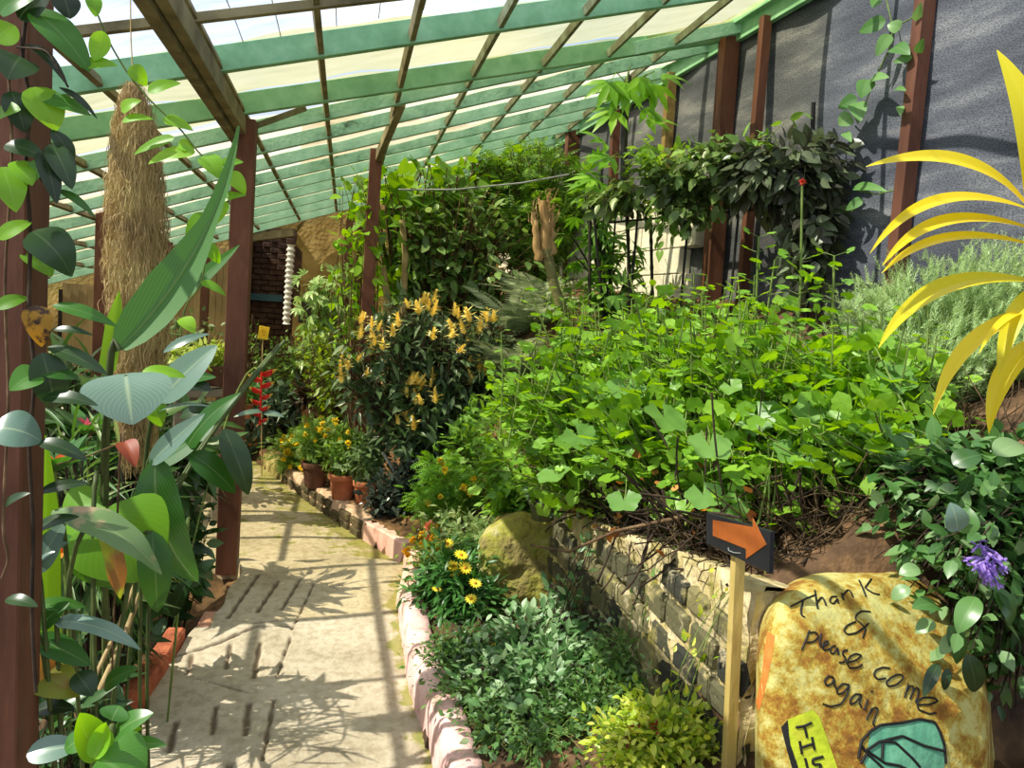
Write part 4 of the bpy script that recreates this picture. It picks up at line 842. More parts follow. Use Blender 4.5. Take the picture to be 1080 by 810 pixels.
th, _ = shrub('light green broad leaved bush under the roof right of the middle brown post', [blob(450, 190, 7.4, 70, 30), blob(405, 210, 7.2, 34, 40), blob(500, 170, 7.6, 44, 24)], gg(430, 330, 7.3), 90, 8, OVW, .19, Lmassb, M_twig, sr=.009, name='broad_leaved_bush', cat='bush', clip=False)
th, _ = shrub('lime green climber leaves around the head of the middle brown post', [blob(375, 205, 6.7, 18, 26), blob(366, 235, 6.7, 12, 20), blob(392, 245, 6.5, 14, 30)], gg(384, 360, 6.7), 36, 7, OVW, .10, Lbright, M_twig, sr=.004, name='climbing_vine', cat='vine', clip=False)
for pq, lab in (([(424, 232), (428, 270), (424, 330)], 'thin pale tree trunk left of the tall dark bush'), ([(404, 280), (408, 310), (412, 330)], 'short slim trunk right of the middle brown post')):
    mb = MB(); P3 = A([PY(a, b_, 6.9) for a, b_ in pq]); P3[-1, 2] = float(ground(P3[-1, 0], P3[-1, 1])) - .02; mb.tube(P3, [.025, .03, .035], 8); tag(mb.build('tree_trunk', M_cane), lab, 'trunk')
# potted fern-like plant on the ledge by the back wall
th, _ = shrub('pale green shrub with hand shaped leaves by the back wall', [blob(350, 298, 8.0, 26, 14), blob(330, 305, 8.0, 14, 12)], gg(352, 340, 8.0), 26, 6, PALM, .22, leafmat('pale_hand_leaf', [(110, 150, 70), (150, 186, 110), (176, 204, 140)], .35, .35, .1), M_twig, sr=.006, name='schefflera', clip=False, flat=1.4, droop=.3)
g8 = gg(352, 340, 8.1); mb = MB(); mb.box(PY(345, 330, 8.6), (.6, .2, .25), None, .1); tag(mb.build('stone_ledge', mat('dark_ledge', [(46, 42, 36), (74, 68, 56)], 5, 6, .9, .4)), 'dark stone ledge against the back wall behind the pale shrub', 'ledge')

# background bushes at the bend
Lbk = leafmat('bend_bush_leaf', [(56, 92, 36), (82, 120, 50), (112, 146, 70)], .35, .42, .08)
shrub('bushy green shrub at the far bend of the path below the brick recess', [blob(300, 370, 8.2, 36, 26), blob(330, 390, 7.9, 34, 30), blob(285, 395, 8.3, 22, 30)], gg(310, 440, 8.1), 130, 9, SM, .09, Lbk, M_twig, sr=.004)
shrub('bushy yellow green shrub left of the yellow flowered shrub', [blob(345, 365, 7.6, 34, 24), blob(350, 400, 7.4, 24, 36)], gg(350, 440, 7.4), 100, 9, SM, .085, leafmat('yellow_green_leaf', [(96, 128, 40), (124, 156, 54), (150, 178, 70)], .4, .42, .06), M_twig, sr=.004)
shrub('dark leaved plant in the shade behind the pots at the bend', [blob(310, 420, 7.7, 34, 20), blob(270, 430, 8.0, 20, 20)], gg(300, 455, 7.8), 70, 8, LAN, .16, leafmat('grey_gloss_leaf', [(40, 62, 46), (66, 92, 72), (120, 140, 120)], .2, .3, .1), M_dtwig, sr=.004)
shrub('twiggy brown stemmed shrub between the tall post and the yellow tag', [blob(262, 370, 8.4, 10, 40), blob(266, 400, 8.4, 14, 30)], gg(262, 450, 8.4), 40, 5, OV, .07, Lbk, M_twig, sr=.008)
M_tag = mat('yellow_tag', [(232, 190, 30), (246, 208, 50)], 9, 3, .5, 0); M_black = mat('black_paint', [(16, 16, 15), (30, 29, 27)], 14, 4, .6, .1)
th = thing('plant_tag', 'small yellow tag on a stick right of the tall brown post', 'tag', gg(279, 440, 7.2)); c = PY(278, 351, 7.2); s_ = 7.2 / F
mb = MB(); mb.box(c, (10 * s_, .008, 13 * s_), Matrix.Rotation(.12, 3, 'Y'), .3); mb.build('tag_plate', M_tag, th)
mb = MB()
for a, b_ in (((-2, 2.5), (-.8, 3.4)), ((-.8, 3.4), (-.6, 1.6)), ((-.6, 1.6), (-2, 1.2)), ((.8, 3), (1.4, 1)), ((-1, .2), (1, -.3)), ((-1, -2), (1.6, -2.2))): mb.bar(c + A([a[0] * s_, -.006, a[1] * s_]), c + A([b_[0] * s_, -.006, b_[1] * s_]), .006, .003, (0, 1, 0))
mb.build('tag_marks', M_disc, th); stalk(th, [c + A([.0, .008, .05]), c + A([.0, .008, -.3]), ORG[th.name]], .008, M_cane)

# ---- pots and marigolds along the stone kerb
def flowershrub(label, blobs, base, nb, nl, tm, size, lm, nf, fl, fr, fm, sm=M_stem, cat='plant', name='marigold', **k):
    th, (T_, C_, O_) = shrub(label, blobs, base, nb, nl, tm, size, lm, sm, name=name, cat=cat, **k)
    for i in facing(T_, O_)[:nf]:
        if fl == 'pom': pompom(th, T_[i] + O_[i] * fr * .6, fr * (.8 + .4 * rng.random()), fm)
        else: daisy(th, T_[i] + O_[i] * fr, fr * (.8 + .4 * rng.random()), nz(EYE - T_[i]) * .6 + A([0, 0, .8]) + rng.normal(size=3) * .2)
    return th
Lmar = leafmat('marigold_leaf', [(76, 116, 44), (104, 144, 56), (132, 170, 76)], .35, .45, .05)
kp = [(332, 513, 6.75, 29, 26, M_terrad, 'brown clay pot on the stone kerb bed, leftmost of the row of three'), (361, 526, 6.45, 30, 27, M_terra, 'terracotta pot on the stone kerb bed, middle of the row of three'), (385, 532, 6.2, 27, 26, M_terra, 'terracotta pot on the stone kerb bed, rightmost of the row of three')]
for k_, (px, pyb, y, w_, h_, m_, lab) in enumerate(kp):
    y = PZ(px, pyb, .15)[1]; c, r = pot(lab, px, pyb, y, w_, h_, m_, group='pots on the stone kerb bed'); cx_ = c + A([0, .05, .2])
    flowershrub(['yellow marigold in the brown clay pot', 'leafy plant with few flowers in the middle terracotta pot', 'grey green leafy plant in the rightmost terracotta pot'][k_], [(cx_, (.19, .16, .18))], c, 60, 9, FEATH if k_ < 1 else SM, .075, Lmar if k_ < 2 else leafmat('grey_green_leaf', [(70, 100, 60), (100, 130, 84), (130, 154, 110)], .3, .45, .05), [9, 4, 0][k_], 'pom', .026, M_yel, name='potted_plant', sr=.003, zmin=c[2])
flowershrub('yellow marigold bush at the left end of the row of pots', [blob(300, 478, 7.1, 24, 20), blob(318, 490, 6.9, 22, 18)], gg(310, 505, 7.0), 80, 8, FEATH, .085, Lmar, 30, 'pom', .034, M_yel, sr=.003)
flowershrub('yellow marigold bush standing behind the three pots', [blob(345, 462, 7.2, 30, 18), blob(375, 475, 6.9, 26, 18)], gg(355, 490, 7.1), 80, 8, FEATH, .085, Lmar, 28, 'pom', .034, M_yel, sr=.003)
flowershrub('low orange flowered plants at the far side of the path right of the tall post', [blob(268, 470, 8.0, 14, 12), blob(258, 475, 8.0, 10, 10)], gg(266, 485, 8.0), 40, 7, FEATH, .08, leafmat('greyish_leaf', [(70, 96, 70), (110, 130, 110)], .3, .4, .1), 6, 'pom', .024, mat('orange_petal', [(226, 130, 30), (240, 160, 50)], 9, 3, .6, 0), sr=.003)
c, r = pot('slim tall terracotta pot behind the marigolds', 325, 452, 7.6, 16, 24, M_terral); shrub('dark red leaved plant in the slim tall pot', [(c + A([0, 0, .1]), (.14, .12, .12))], c, 26, 6, LAN, .12, leafmat('dark_red_leaf', [(60, 44, 34), (80, 60, 44)], .25, .4, .05), M_stem, sr=.003, name='potted_plant', cat='plant')
mb = MB(); p_ = PY(389, 495, 6.5); mb.tube(A([p_ + A([0, 0, -.15]), p_ + A([0, 0, .35])]), .022, 8); tag(mb.build('wooden_stake', M_cane), 'short pale wooden stake behind the rightmost terracotta pot', 'stake')

# ---- golden shrimp shrub with yellow spikes
Llol = leafmat('shrimp_leaf', [(34, 60, 32), (56, 88, 48), (84, 112, 74), (124, 146, 114)], .25, .33, .14)
g = gg(450, 500, 5.75)
th, (T_, C_, O_) = shrub('dark leaved shrub covered in golden yellow spike flowers in the middle of the garden', [blob(395, 375, 5.7, 52, 44), blob(475, 370, 5.8, 62, 50), blob(440, 335, 6.0, 50, 30), blob(500, 410, 5.7, 36, 30), blob(450, 430, 5.7, 66, 40), blob(430, 460, 5.6, 40, 20), blob(372, 405, 5.75, 30, 40), blob(515, 365, 5.95, 34, 40)], g, 430, 8, LAN, .14, Llol, M_dtwig, sr=.005, name='shrimp_shrub', droop=.4)
proto = None; fl_i = [i for i in facing(T_, O_) if T_[i][2] > PY(440, 455, 5.7)[2]][:64]
for i in fl_i:
    c = T_[i] + O_[i] * .02
    if proto is None:
        mb = MB(); n = 40; tt = np.linspace(0, 1, n); an = tt * 50
        d = np.stack([np.cos(an), np.sin(an), .9 + .8 * tt], 1); mb.scatter(SM, c + np.stack([0 * tt, 0 * tt, tt * .062], 1), d, np.stack([-np.cos(an), -np.sin(an), .4 + 0 * tt], 1), .026 * (1 - .45 * tt)); 
        m4 = 7; a4 = rng.uniform(0, 6.28, m4); mb.scatter(LAN, c + np.stack([0 * a4, 0 * a4, .01 + .04 * rng.random(m4)], 1), np.stack([np.cos(a4), np.sin(a4), .5 + 0 * a4], 1), np.tile(A([[0, 0, 1.]]), (m4, 1)), .04, wid=.6)
        proto = mb.build('flower_spike', M_lol, th); pc0 = c; ORG['spike'] = c
        me = proto.data; co_ = np.empty(len(me.vertices) * 3, np.float32); me.vertices.foreach_get('co', co_); co_ = co_.reshape(-1, 3) - (c - ORG[th.name]).astype(np.float32); me.vertices.foreach_set('co', co_.ravel()); proto.location = Vector(c - ORG[th.name])
    else:
        o = dup(proto, Vector(c - ORG[th.name]), parent=th, rotz=rng.random() * 6, scale=1.2 + .7 * rng.random()); o.rotation_euler = (rng.normal() * .3, rng.normal() * .3, rng.random() * 6)

# ---- dark glossy shrub, low marigolds, mossy boulder
shrub('low dark glossy shrub on the kerb right of the terracotta pots', [blob(415, 525, 5.35, 34, 30), blob(440, 505, 5.5, 30, 26), blob(400, 545, 5.3, 18, 14)], gg(420, 555, 5.4), 130, 9, SM, .07, leafmat('dark_glossy_leaf', [(26, 38, 34), (44, 58, 52), (80, 96, 92)], .15, .25, .05), M_dtwig, sr=.003)
flowershrub('bright green marigold with a few yellow heads on the slope above the pink kerb', [blob(470, 505, 4.95, 36, 28), blob(455, 530, 4.9, 28, 20), blob(500, 520, 4.9, 24, 22)], gg(475, 550, 4.95), 120, 9, FEATH, .085, leafmat('fresh_leaf', [(84, 136, 40), (110, 166, 54), (140, 190, 74)], .4, .42, .08), 8, 'pom', .03, M_yel, sr=.003)
shrub('pale spiky euphorbia like plant on the slope left of the geranium hedge', [blob(490, 470, 5.2, 30, 30), blob(500, 440, 5.3, 14, 26)], gg(495, 520, 5.2), 30, 9, OV, .09, leafmat('pale_spurge_leaf', [(110, 160, 60), (140, 184, 90)], .4, .4, .1), M_stem, sr=.004)
M_bould = mat('mossy_boulder', [(92, 84, 50), (138, 126, 72), (148, 146, 58), (186, 174, 132)], 6, 10, .95, 1, 30, pos=[.3, .44, .56, .7])
def rock(name, pts, m, label, sub=5, sm=.5, amp=.015):
    bmesh = __import__('bmesh'); bm = bmesh.new()
    for p in pts: bm.verts.new(p)
    bmesh.ops.convex_hull(bm, input=bm.verts[:]); tr = BVHTree.FromBMesh(bm); c = A(pts).mean(0)
    b2 = bmesh.new(); bmesh.ops.create_icosphere(b2, subdivisions=sub, radius=1)
    D_ = A([v.co[:] for v in b2.verts]); Fc = [tuple(v.index for v in f.verts) for f in b2.faces]; E_ = A([[e.verts[0].index, e.verts[1].index] for e in b2.edges]); b2.free(); bm.free()
    V = A([tr.ray_cast(Vector(c), Vector(d))[0][:] for d in D_])
    for _ in range(int(sm * 40)):
        s_ = np.zeros_like(V); n = np.zeros(len(V)); np.add.at(s_, E_[:, 0], V[E_[:, 1]]); np.add.at(s_, E_[:, 1], V[E_[:, 0]]); np.add.at(n, E_.ravel(), 1); V = .5 * V + .5 * s_ / n[:, None]
    nn_ = A([mathutils.noise.fractal(Vector(v) * 6, 1, 2, 5) for v in V]) * amp; V = V + D_ * nn_[:, None]
    mb = MB(); mb.add(V, Fc); o = mb.build(name, m); tag(o, label, 'rock'); return o, BVHTree.FromPolygons([Vector(v) for v in V], Fc)
B_ = lambda px, py, y: tuple(PY(px, py, y))
rock('boulder', [B_(505, 560, 3.75), B_(545, 540, 3.85), B_(592, 545, 3.8), B_(500, 640, 3.7), B_(600, 650, 3.62), B_(520, 545, 4.2), B_(600, 545, 4.2), B_(500, 650, 4.2), B_(610, 650, 4.2)], M_bould, 'mossy boulder at the far end of the stone retaining wall', amp=.035)
M_vst = mat('yellow_mossy_stone', [(130, 116, 60), (170, 160, 70), (206, 194, 140)], 7, 8, .95, .7, 30)
rock('boulder', [B_(583, 555, 3.62), B_(597, 550, 3.62), B_(603, 575, 3.6), B_(580, 650, 3.55), B_(602, 660, 3.55), B_(585, 555, 3.75), B_(604, 560, 3.75), B_(585, 650, 3.8), B_(606, 650, 3.8)], M_vst, 'slim upright yellow stone between the mossy boulder and the stone wall', 4)
c, r = pot('small dark pot tucked above the mossy boulder under the hedge', 572, 548, 3.75, 34, 22, mat('mossy_pot', [(70, 74, 44), (110, 112, 70)], 9, 6, .9, .3)); shrub('grey green succulent in the small dark pot', [(c + A([0, 0, .05]), (.08, .07, .06))], c, 26, 5, OV, .05, leafmat('succulent_leaf', [(84, 116, 90), (120, 148, 110)], .15, .4, 0), M_stem, sr=.003, name='succulent', cat='plant')

shrub('bright leafy weeds on the slope between the boulder and the geranium hedge', [blob(530, 490, 4.3, 34, 34), blob(560, 520, 4.0, 34, 24), blob(520, 450, 4.6, 24, 34), blob(545, 530, 4.05, 40, 14)], gg(540, 540, 4.3), 110, 8, OV, .075, leafmat('weed_leaf', [(86, 136, 40), (112, 164, 52), (140, 186, 80)], .4, .4, .08), M_stem, sr=.003, name='leafy_plant', cat='plant')
# ---- flower bed in front of the stone wall
Ldais = leafmat('daisy_leaf', [(40, 84, 34), (58, 110, 44), (86, 140, 62)], .3, .4, .06)
flowershrub('yellow daisy bush spilling over the pink kerb', [blob(480, 610, 3.75, 46, 34), blob(455, 630, 3.7, 36, 24), blob(500, 640, 3.6, 40, 30), blob(470, 580, 4.0, 36, 20)], gg(485, 670, 3.7), 200, 10, LAN, .075, Ldais, 9, 'daisy', .03, None, sr=.003, name='daisy_bush', cat='bush')
flowershrub('yellow wallflower spray above the daisy bush by the path corner', [blob(455, 570, 4.3, 28, 16), blob(440, 585, 4.2, 18, 10)], gg(460, 610, 4.25), 50, 7, SM, .05, leafmat('wall_leaf', [(110, 140, 50), (140, 166, 70)], .4, .4, .05), 20, 'pom', .02, mat('amber_petal', [(222, 160, 24), (240, 190, 50)], 14, 3, .6, 0), sr=.003)
th = plant('rose_bush', 'single faded pink rose above the wallflowers', 'flower', gg(452, 600, 4.35)); cR = PY(453, 556, 4.35)
for dx_, dz_ in ((0, 0), (.008, -.08)): pompom(th, cR + A([dx_, 0, dz_]), .045, leafmat('faded_rose_%d' % int(dz_ * -100), [(214, 130, 104), (226, 156, 130)], .3, .5, 0))
stalk(th, [cR, cR + A([.01, 0, -.1]), ORG[th.name]], .004, M_stem)
th, _ = shrub('leafy white green shrub on the slope behind the daisy bush', [blob(515, 575, 4.1, 34, 26), blob(480, 555, 4.4, 40, 18)], gg(510, 610, 4.1), 90, 8, SM, .06, leafmat('pale_edge_leaf', [(96, 132, 70), (140, 166, 110), (176, 194, 146)], .35, .42, .05), M_stem, sr=.003)
Lvar = leafmat('rose_leaf', [(62, 104, 50), (94, 136, 78), (132, 166, 112), (170, 194, 150)], .3, .4, .06)
th, (T_, C_, O_) = shrub('rose bush with small grey green leaves filling the bed along the kerb', [blob(560, 690, 2.95, 70, 46), blob(520, 730, 2.75, 50, 44), blob(600, 720, 2.7, 60, 44), blob(600, 650, 3.2, 34, 30), blob(570, 780, 2.45, 80, 40), blob(500, 745, 2.65, 36, 36)], gg(570, 770, 2.75), 420, 8, OV, .05, Lvar, M_dtwig, sr=.0028, name='rose_bush', cat='bush', droop=.05)
for px, py, y, m_, r_ in ((592, 737, 2.6, mat('peach_petal', [(226, 150, 60), (240, 190, 110)], 14, 3, .6, 0), .024), (535, 785, 2.5, M_yel, .02), (520, 683, 2.9, M_yel, .02)): pompom(th, PY(px, py, y), r_, m_)
th, (T_, C_, O_) = shrub('low dark clover like plants at the foot of the daisy bush', [blob(480, 690, 3.1, 30, 20), blob(500, 720, 2.9, 34, 24), blob(520, 690, 3.1, 40, 20)], gg(495, 720, 3.0), 90, 7, SM, .04, leafmat('ground_leaf', [(36, 64, 34), (60, 92, 48)], .3, .4, .05), M_dtwig, sr=.0025)
Lgc = leafmat('ground_cover_leaf', [(52, 88, 36), (80, 120, 52), (110, 146, 76)], .35, .42, .05)
for px, py, y, lab in ((468, 700, 3.05, 'low ground cover along the kerb right at the foot of the yellow daisy bush'), (488, 740, 2.75, 'low ground cover along the kerb beside the rose bush'), (515, 790, 2.45, 'low ground cover along the kerb at the bottom of the picture'), (570, 800, 2.3, 'low ground cover at the bottom of the picture between kerb and yellow green shrub'), (630, 760, 2.3, 'low ground cover between the rose bush and the yellow green shrub')):
    gq = gg(px, py, y); shrub(lab, [(gq + A([.04, 0, .03]), (.2, .28, .07)), (gq + A([.1, .15, .04]), (.15, .2, .07))], gq, 90, 7, SM, .035, Lgc, M_stem, sr=.002, name='ground_cover', cat='plant')
shrub('small pale ivy clump below the stone wall', [blob(655, 690, 2.6, 40, 36), blob(690, 720, 2.4, 30, 26)], gg(670, 745, 2.5), 110, 9, SM, .03, leafmat('fine_bed_leaf', [(70, 112, 54), (100, 140, 72), (140, 170, 100)], .35, .42, .05), M_stem, sr=.002)
th, (T_, C_, O_) = shrub('bright yellow green leafy shrub at the bottom beside the sign post', [blob(690, 775, 1.98, 60, 40), blob(660, 800, 1.95, 50, 36), blob(735, 790, 1.95, 38, 36)], gg(690, 840, 1.95), 230, 10, OV, .034, leafmat('gold_green_leaf', [(116, 150, 36), (156, 184, 48), (196, 210, 76), (214, 218, 110)], .4, .4, .1), M_stem, sr=.0025)
for px, py in ((668, 768), (658, 782), (690, 765)):
    c = PY(px, py, 1.92); n = 12; mb = MB(); mb.scatter(SM, np.repeat(c[None], n, 0) + rng.normal(size=(n, 3)) * .008, rng.normal(size=(n, 3)) + A([0, -.5, .3]), rng.normal(size=(n, 3)), .022); mb.build('reddish_leaves', leafmat('reddish_leaf_%d' % px, [(120, 50, 34), (150, 70, 44)], .3, .5, 0), th)

# ---- geranium hedge on the wall
Lger = leafmat('geranium_leaf', [(96, 144, 36), (124, 172, 46), (150, 196, 62), (104, 150, 58)], .42, .42, .0)
gbs = [A([1.25 + .12 * rng.random(), y, float(walltop(y)) + .03]) for y in np.linspace(1.9, 3.5, 9)] + [A([1.7, y, float(ground(1.7, y))]) for y in np.linspace(1.9, 3.4, 6)]
th = plant('geranium_hedge', 'large sprawling bright green geranium hedge hanging over the stone wall', 'hedge', A([1.4, 2.7, float(walltop(2.7))]))
bl = [blob(560, 430, 3.5, 56, 60, 70), blob(620, 420, 3.3, 76, 70, 80), blob(710, 420, 3.0, 84, 70, 100), blob(800, 400, 2.75, 90, 80, 110), blob(890, 420, 2.5, 84, 70, 100), blob(940, 440, 2.35, 40, 56, 60), blob(560, 480, 3.3, 50, 44, 50), blob(660, 470, 2.9, 80, 50, 60), blob(790, 470, 2.5, 80, 46, 60), blob(640, 370, 3.6, 70, 40, 70), blob(740, 350, 3.3, 60, 30, 60), blob(850, 478, 2.15, 70, 34, 40), blob(760, 480, 2.4, 60, 36, 40), blob(920, 470, 2.1, 40, 34, 40)]
T_, C_, O_ = bush(th, bl, gbs, 600, 9, RND, .066, Lger, M_stem, sr=.006, t0=.42, petiole=.035, droop=.0, up=.6, flat=1.5, out=.5, rnd=.45, jit=.04, bow=.12)
# upright leafy sprigs above the hedge
for i, (px, py, y, x2, y2, n) in enumerate([(846, 196, 2.6, 838, 400, 10), (664, 290, 3.2, 690, 420, 9), (560, 310, 3.5, 600, 420, 8), (880, 270, 2.5, 870, 420, 9), (800, 250, 2.8, 790, 400, 9), (740, 310, 3.0, 740, 420, 8), (930, 330, 2.4, 920, 440, 8), (620, 330, 3.5, 640, 430, 8), (520, 400, 3.6, 560, 450, 7), (700, 350, 3.1, 710, 440, 8), (960, 400, 2.2, 940, 480, 7)]):
    p0, p1 = PY(x2, y2, y), PY(px, py, y); tt = np.linspace(.15, 1, n) if i else np.linspace(.1, .62, n); pp = p0 + (p1 - p0) * tt[:, None]; an = tt * 40 + i
    d = np.stack([np.cos(an), np.sin(an), .35 + 0 * an], 1); pp2 = np.repeat(pp, 2, 0); d2 = np.concatenate([d, d * A([-1, -1, 1])], 1).reshape(-1, 3)
    mb = MB(); mb.scatter(RND, pp2 + d2 * .04, d2, np.tile(A([[0, -.3, 1.]]), (2 * n, 1)) + rng.normal(size=(2 * n, 3)) * .3, .062 * (1.1 - .5 * np.repeat(tt, 2))); mb.build('sprig_leaves', Lger, th)
    mb = MB(); mb.tube(A([p0 + A([.03, .05, -.2]), p0, (p0 + p1) / 2 + A([.01, 0, 0]), p1]), [.007, .006, .005, .004], 6)
    for a_, b_ in zip(pp2, d2): mb.tube(A([a_, a_ + b_ * .04]), .0018, 3, cap=False)
    mb.build('stems', M_stem, th)
SH, SS = MB(), MB()
for i in range(70):
    bc, br = bl[rng.choice([0, 1, 2, 2, 3, 3, 4, 4, 5, 9, 10])]; an_ = rng.uniform(0, 6.28); rr_ = rng.random() ** .5
    top = A(bc) + A([br[0] * rr_ * math.cos(an_), br[1] * rr_ * math.sin(an_), br[2] * (math.sqrt(max(0, 1 - rr_ ** 2)) * .8) + rng.uniform(.04, .22)]); p0 = top - A([rng.normal() * .05, rng.normal() * .05, rng.uniform(.3, .5)])
    n = 9; tt = np.linspace(.15, 1, n); pp = p0 + (top - p0) * tt[:, None]; an = tt * 23 + i; d = np.stack([np.cos(an), np.sin(an), .45 + 0 * an], 1)
    SH.scatter(RND, pp + d * .035 * (1.15 - tt[:, None] * .6), d - A([0, 0, .3]), A([0, -.15, 1.]) + rng.normal(size=(n, 3)) * .25, .058 * (1.15 - .65 * tt))
    SS.tube(A([p0, (p0 + top) / 2 + A([.01, 0, 0]), top]), [.005, .004, .003], 5)
    for a_, b_, t_ in zip(pp, d, tt): SS.tube(A([a_, a_ + b_ * .036 * (1.15 - t_ * .6)]), .0016, 3, cap=False)
SH.build('shoot_leaves', Lger, th); SS.build('shoot_stems', M_stem, th)
pompom(th, PY(846, 192, 2.6), .016, leafmat('red_bud', [(190, 70, 50), (206, 100, 60)], .2, .5, 0))
# large near leaves of the hedge, seen singly
Lger1 = leafmat('large_geranium_leaf', [(104, 150, 66), (124, 168, 78)], .4, .4, 0)
big = [(658, 528, 2.35, 30), (742, 522, 2.15, 34), (766, 540, 2.1, 38), (748, 470, 2.2, 40), (950, 468, 2.0, 46), (912, 452, 2.1, 44), (840, 478, 2.2, 44), (880, 462, 2.2, 40), (700, 440, 2.5, 44), (800, 440, 2.4, 40), (940, 400, 2.2, 44), (630, 490, 2.8, 30), (585, 500, 3.0, 30), (860, 430, 2.3, 40), (610, 460, 2.9, 34), (660, 410, 2.9, 34)]
for i, (px, py, y, s_) in enumerate(big):
    c = PY(px, py, y); s2 = s_ * y / F * 1.15; mb = MB(); n = nz(A([-.25 + .3 * rng.normal(), -.55 + .2 * rng.normal(), .75])); d = nz(A([rng.normal() * .5, -.6, -.5])); v = tm_round(5, 30, .16)
    mb.scatter(v, (c - d * s2 * .4)[None], d[None], n[None], s2); mb.build('leaf', Lger1, th); stalk(th, [c - d * s2 * .02, c + A([.02, .04, .02]), c + A([.05, .12, .05])], .0022, M_stem)
M_htwig = mat('hedge_wood', [(44, 34, 22), (76, 60, 40), (112, 94, 66)], 12, 5, .9, .3, 50)
# woody tangle at the foot of the hedge
mb = MB()
for i in range(420):
    y = 3.62 - 1.58 * rng.random() ** 1.4; a = A([1.25 + .5 * rng.random(), y, float(walltop(y)) + .02 + .1 * rng.random()]); e = a + A([-.30 * rng.random() - .02, rng.normal() * .22, rng.uniform(-.05, .28)]) if i % 2 else a + A([rng.uniform(-.25, .2), rng.normal() * .28, rng.uniform(.05, .24)])
    e[0] = max(e[0], 1.0 + .08 * rng.random()); e[1] = max(e[1], 1.9 + .1 * rng.random())
    md = (a + e) / 2 + rng.normal(size=3) * .05; tt = np.linspace(0, 1, 8)[:, None]; q = (1 - tt) ** 2 * a + 2 * tt * (1 - tt) * md + tt * tt * e + rng.normal(size=(8, 3)) * .006; mb.tube(q, rng.uniform(.0015, .0032) * (.4 + y * .55) * np.linspace(1, .5, 8), 5)
mb.build('woody_stems', M_htwig, th)
mb = MB()
for i in range(420):
    y = rng.uniform(2.05, 3.55); a = A([1.12 + .4 * rng.random(), y, float(walltop(y)) + .02 + .16 * rng.random()]); e = a + rng.normal(size=3) * A([.14, .22, .14]) + A([-.05, 0, .02]); e[0] = max(e[0], 1.0); e[1] = max(e[1], 1.9)
    md = (a + e) / 2 + rng.normal(size=3) * .04; tt = np.linspace(0, 1, 6)[:, None]; mb.tube((1 - tt) ** 2 * a + 2 * tt * (1 - tt) * md + tt * tt * e, rng.uniform(.002, .005), 4)
mb.build('dead_twigs', M_dtwig, th)
mb = MB()
for i in range(420):
    a = A([rng.uniform(1.18, 2.15), rng.uniform(1.95, 2.45), 0]); a[2] = float(ground(a[0], a[1])) + .01; e = a + A([rng.normal() * .16, rng.normal() * .12, rng.uniform(.02, .24)]); e[1] = max(e[1], 1.9); e[0] = max(e[0], 1.1)
    md = (a + e) / 2 + rng.normal(size=3) * .04; tt = np.linspace(0, 1, 7)[:, None]; q = (1 - tt) ** 2 * a + 2 * tt * (1 - tt) * md + tt * tt * e; q[:, 1] = np.maximum(q[:, 1], 1.88); mb.tube(q, rng.uniform(.0015, .004) * np.linspace(1, .6, 7), 4)
mb.build('ground_twigs', M_htwig, th)
mb = MB(); n = 40; yy_ = rng.uniform(1.9, 3.5, n); p_ = np.stack([1.0 + .25 * rng.random(n), yy_, walltop(yy_) + rng.uniform(.02, .4, n)], 1); mb.scatter(tm_round(5, 16, .5), p_, rng.normal(size=(n, 3)) + A([0, 0, -1.]), rng.normal(size=(n, 3)), (.012 + .01 * rng.random(n)) * yy_ / 1.6 ** .5); mb.build('withered_leaves', Ldead, th)
def one(q_, r_): mb = MB(); mb.tube(A(q_), r_, 6); mb.build('woody_stem', M_twig, th)
q_ = [PY(560, 575, 2.9), PY(600, 582, 2.6), PY(650, 560, 2.5), PY(720, 545, 2.4)]; one(q_, [.004, .005, .006, .008])

# ---- rosemary-like shrub, soil bank
Lros = leafmat('rosemary_leaf', [(140, 172, 104), (174, 200, 134), (204, 222, 172)], .35, .45, 0)
shrub('fine needled grey green rosemary like shrub by the net wall at right', [blob(980, 330, 2.75, 80, 50), blob(1050, 310, 2.6, 70, 50), blob(1000, 390, 2.5, 80, 40), blob(920, 340, 2.95, 50, 36), blob(1070, 380, 2.4, 50, 50)], A([[2.3, 2.6, float(ground(2.3, 2.6))], [2.5, 2.9, float(ground(2.5, 2.9))], [2.1, 2.4, float(ground(2.1, 2.4))]])[0], 620, 8, SPRIG, .085, Lros, M_stem, sr=.003, name='rosemary', up=1, droop=-.9, out=.4, bow=.1)
Lplu = leafmat('spurflower_leaf', [(44, 82, 38), (64, 108, 50), (92, 136, 68), (130, 160, 108)], .3, .33, .12, spec=.55)
th, (T_, C_, O_) = shrub('purple flowered shrub with toothed dark leaves hanging beside the painted rock', [blob(1000, 520, 1.85, 76, 46, 60), blob(1040, 600, 1.75, 60, 60, 60), blob(1010, 640, 1.6, 50, 44, 40), blob(950, 560, 1.8, 40, 36, 40), blob(1060, 690, 1.65, 46, 60, 40), blob(1070, 520, 1.7, 40, 50, 50), blob(1075, 740, 1.6, 34, 50, 40), blob(1000, 590, 1.65, 50, 40, 40), blob(1040, 660, 1.6, 40, 40, 36)], A([1.95, 1.75, float(ground(1.85, 1.9))]), 380, 10, OV, .062, Lplu, M_dtwig, sr=.004, name='spurflower', droop=.15, wid=1.2)
M_pur = leafmat('purple_petal', [(150, 118, 196), (172, 140, 214), (196, 170, 232)], .35, .5, 0)
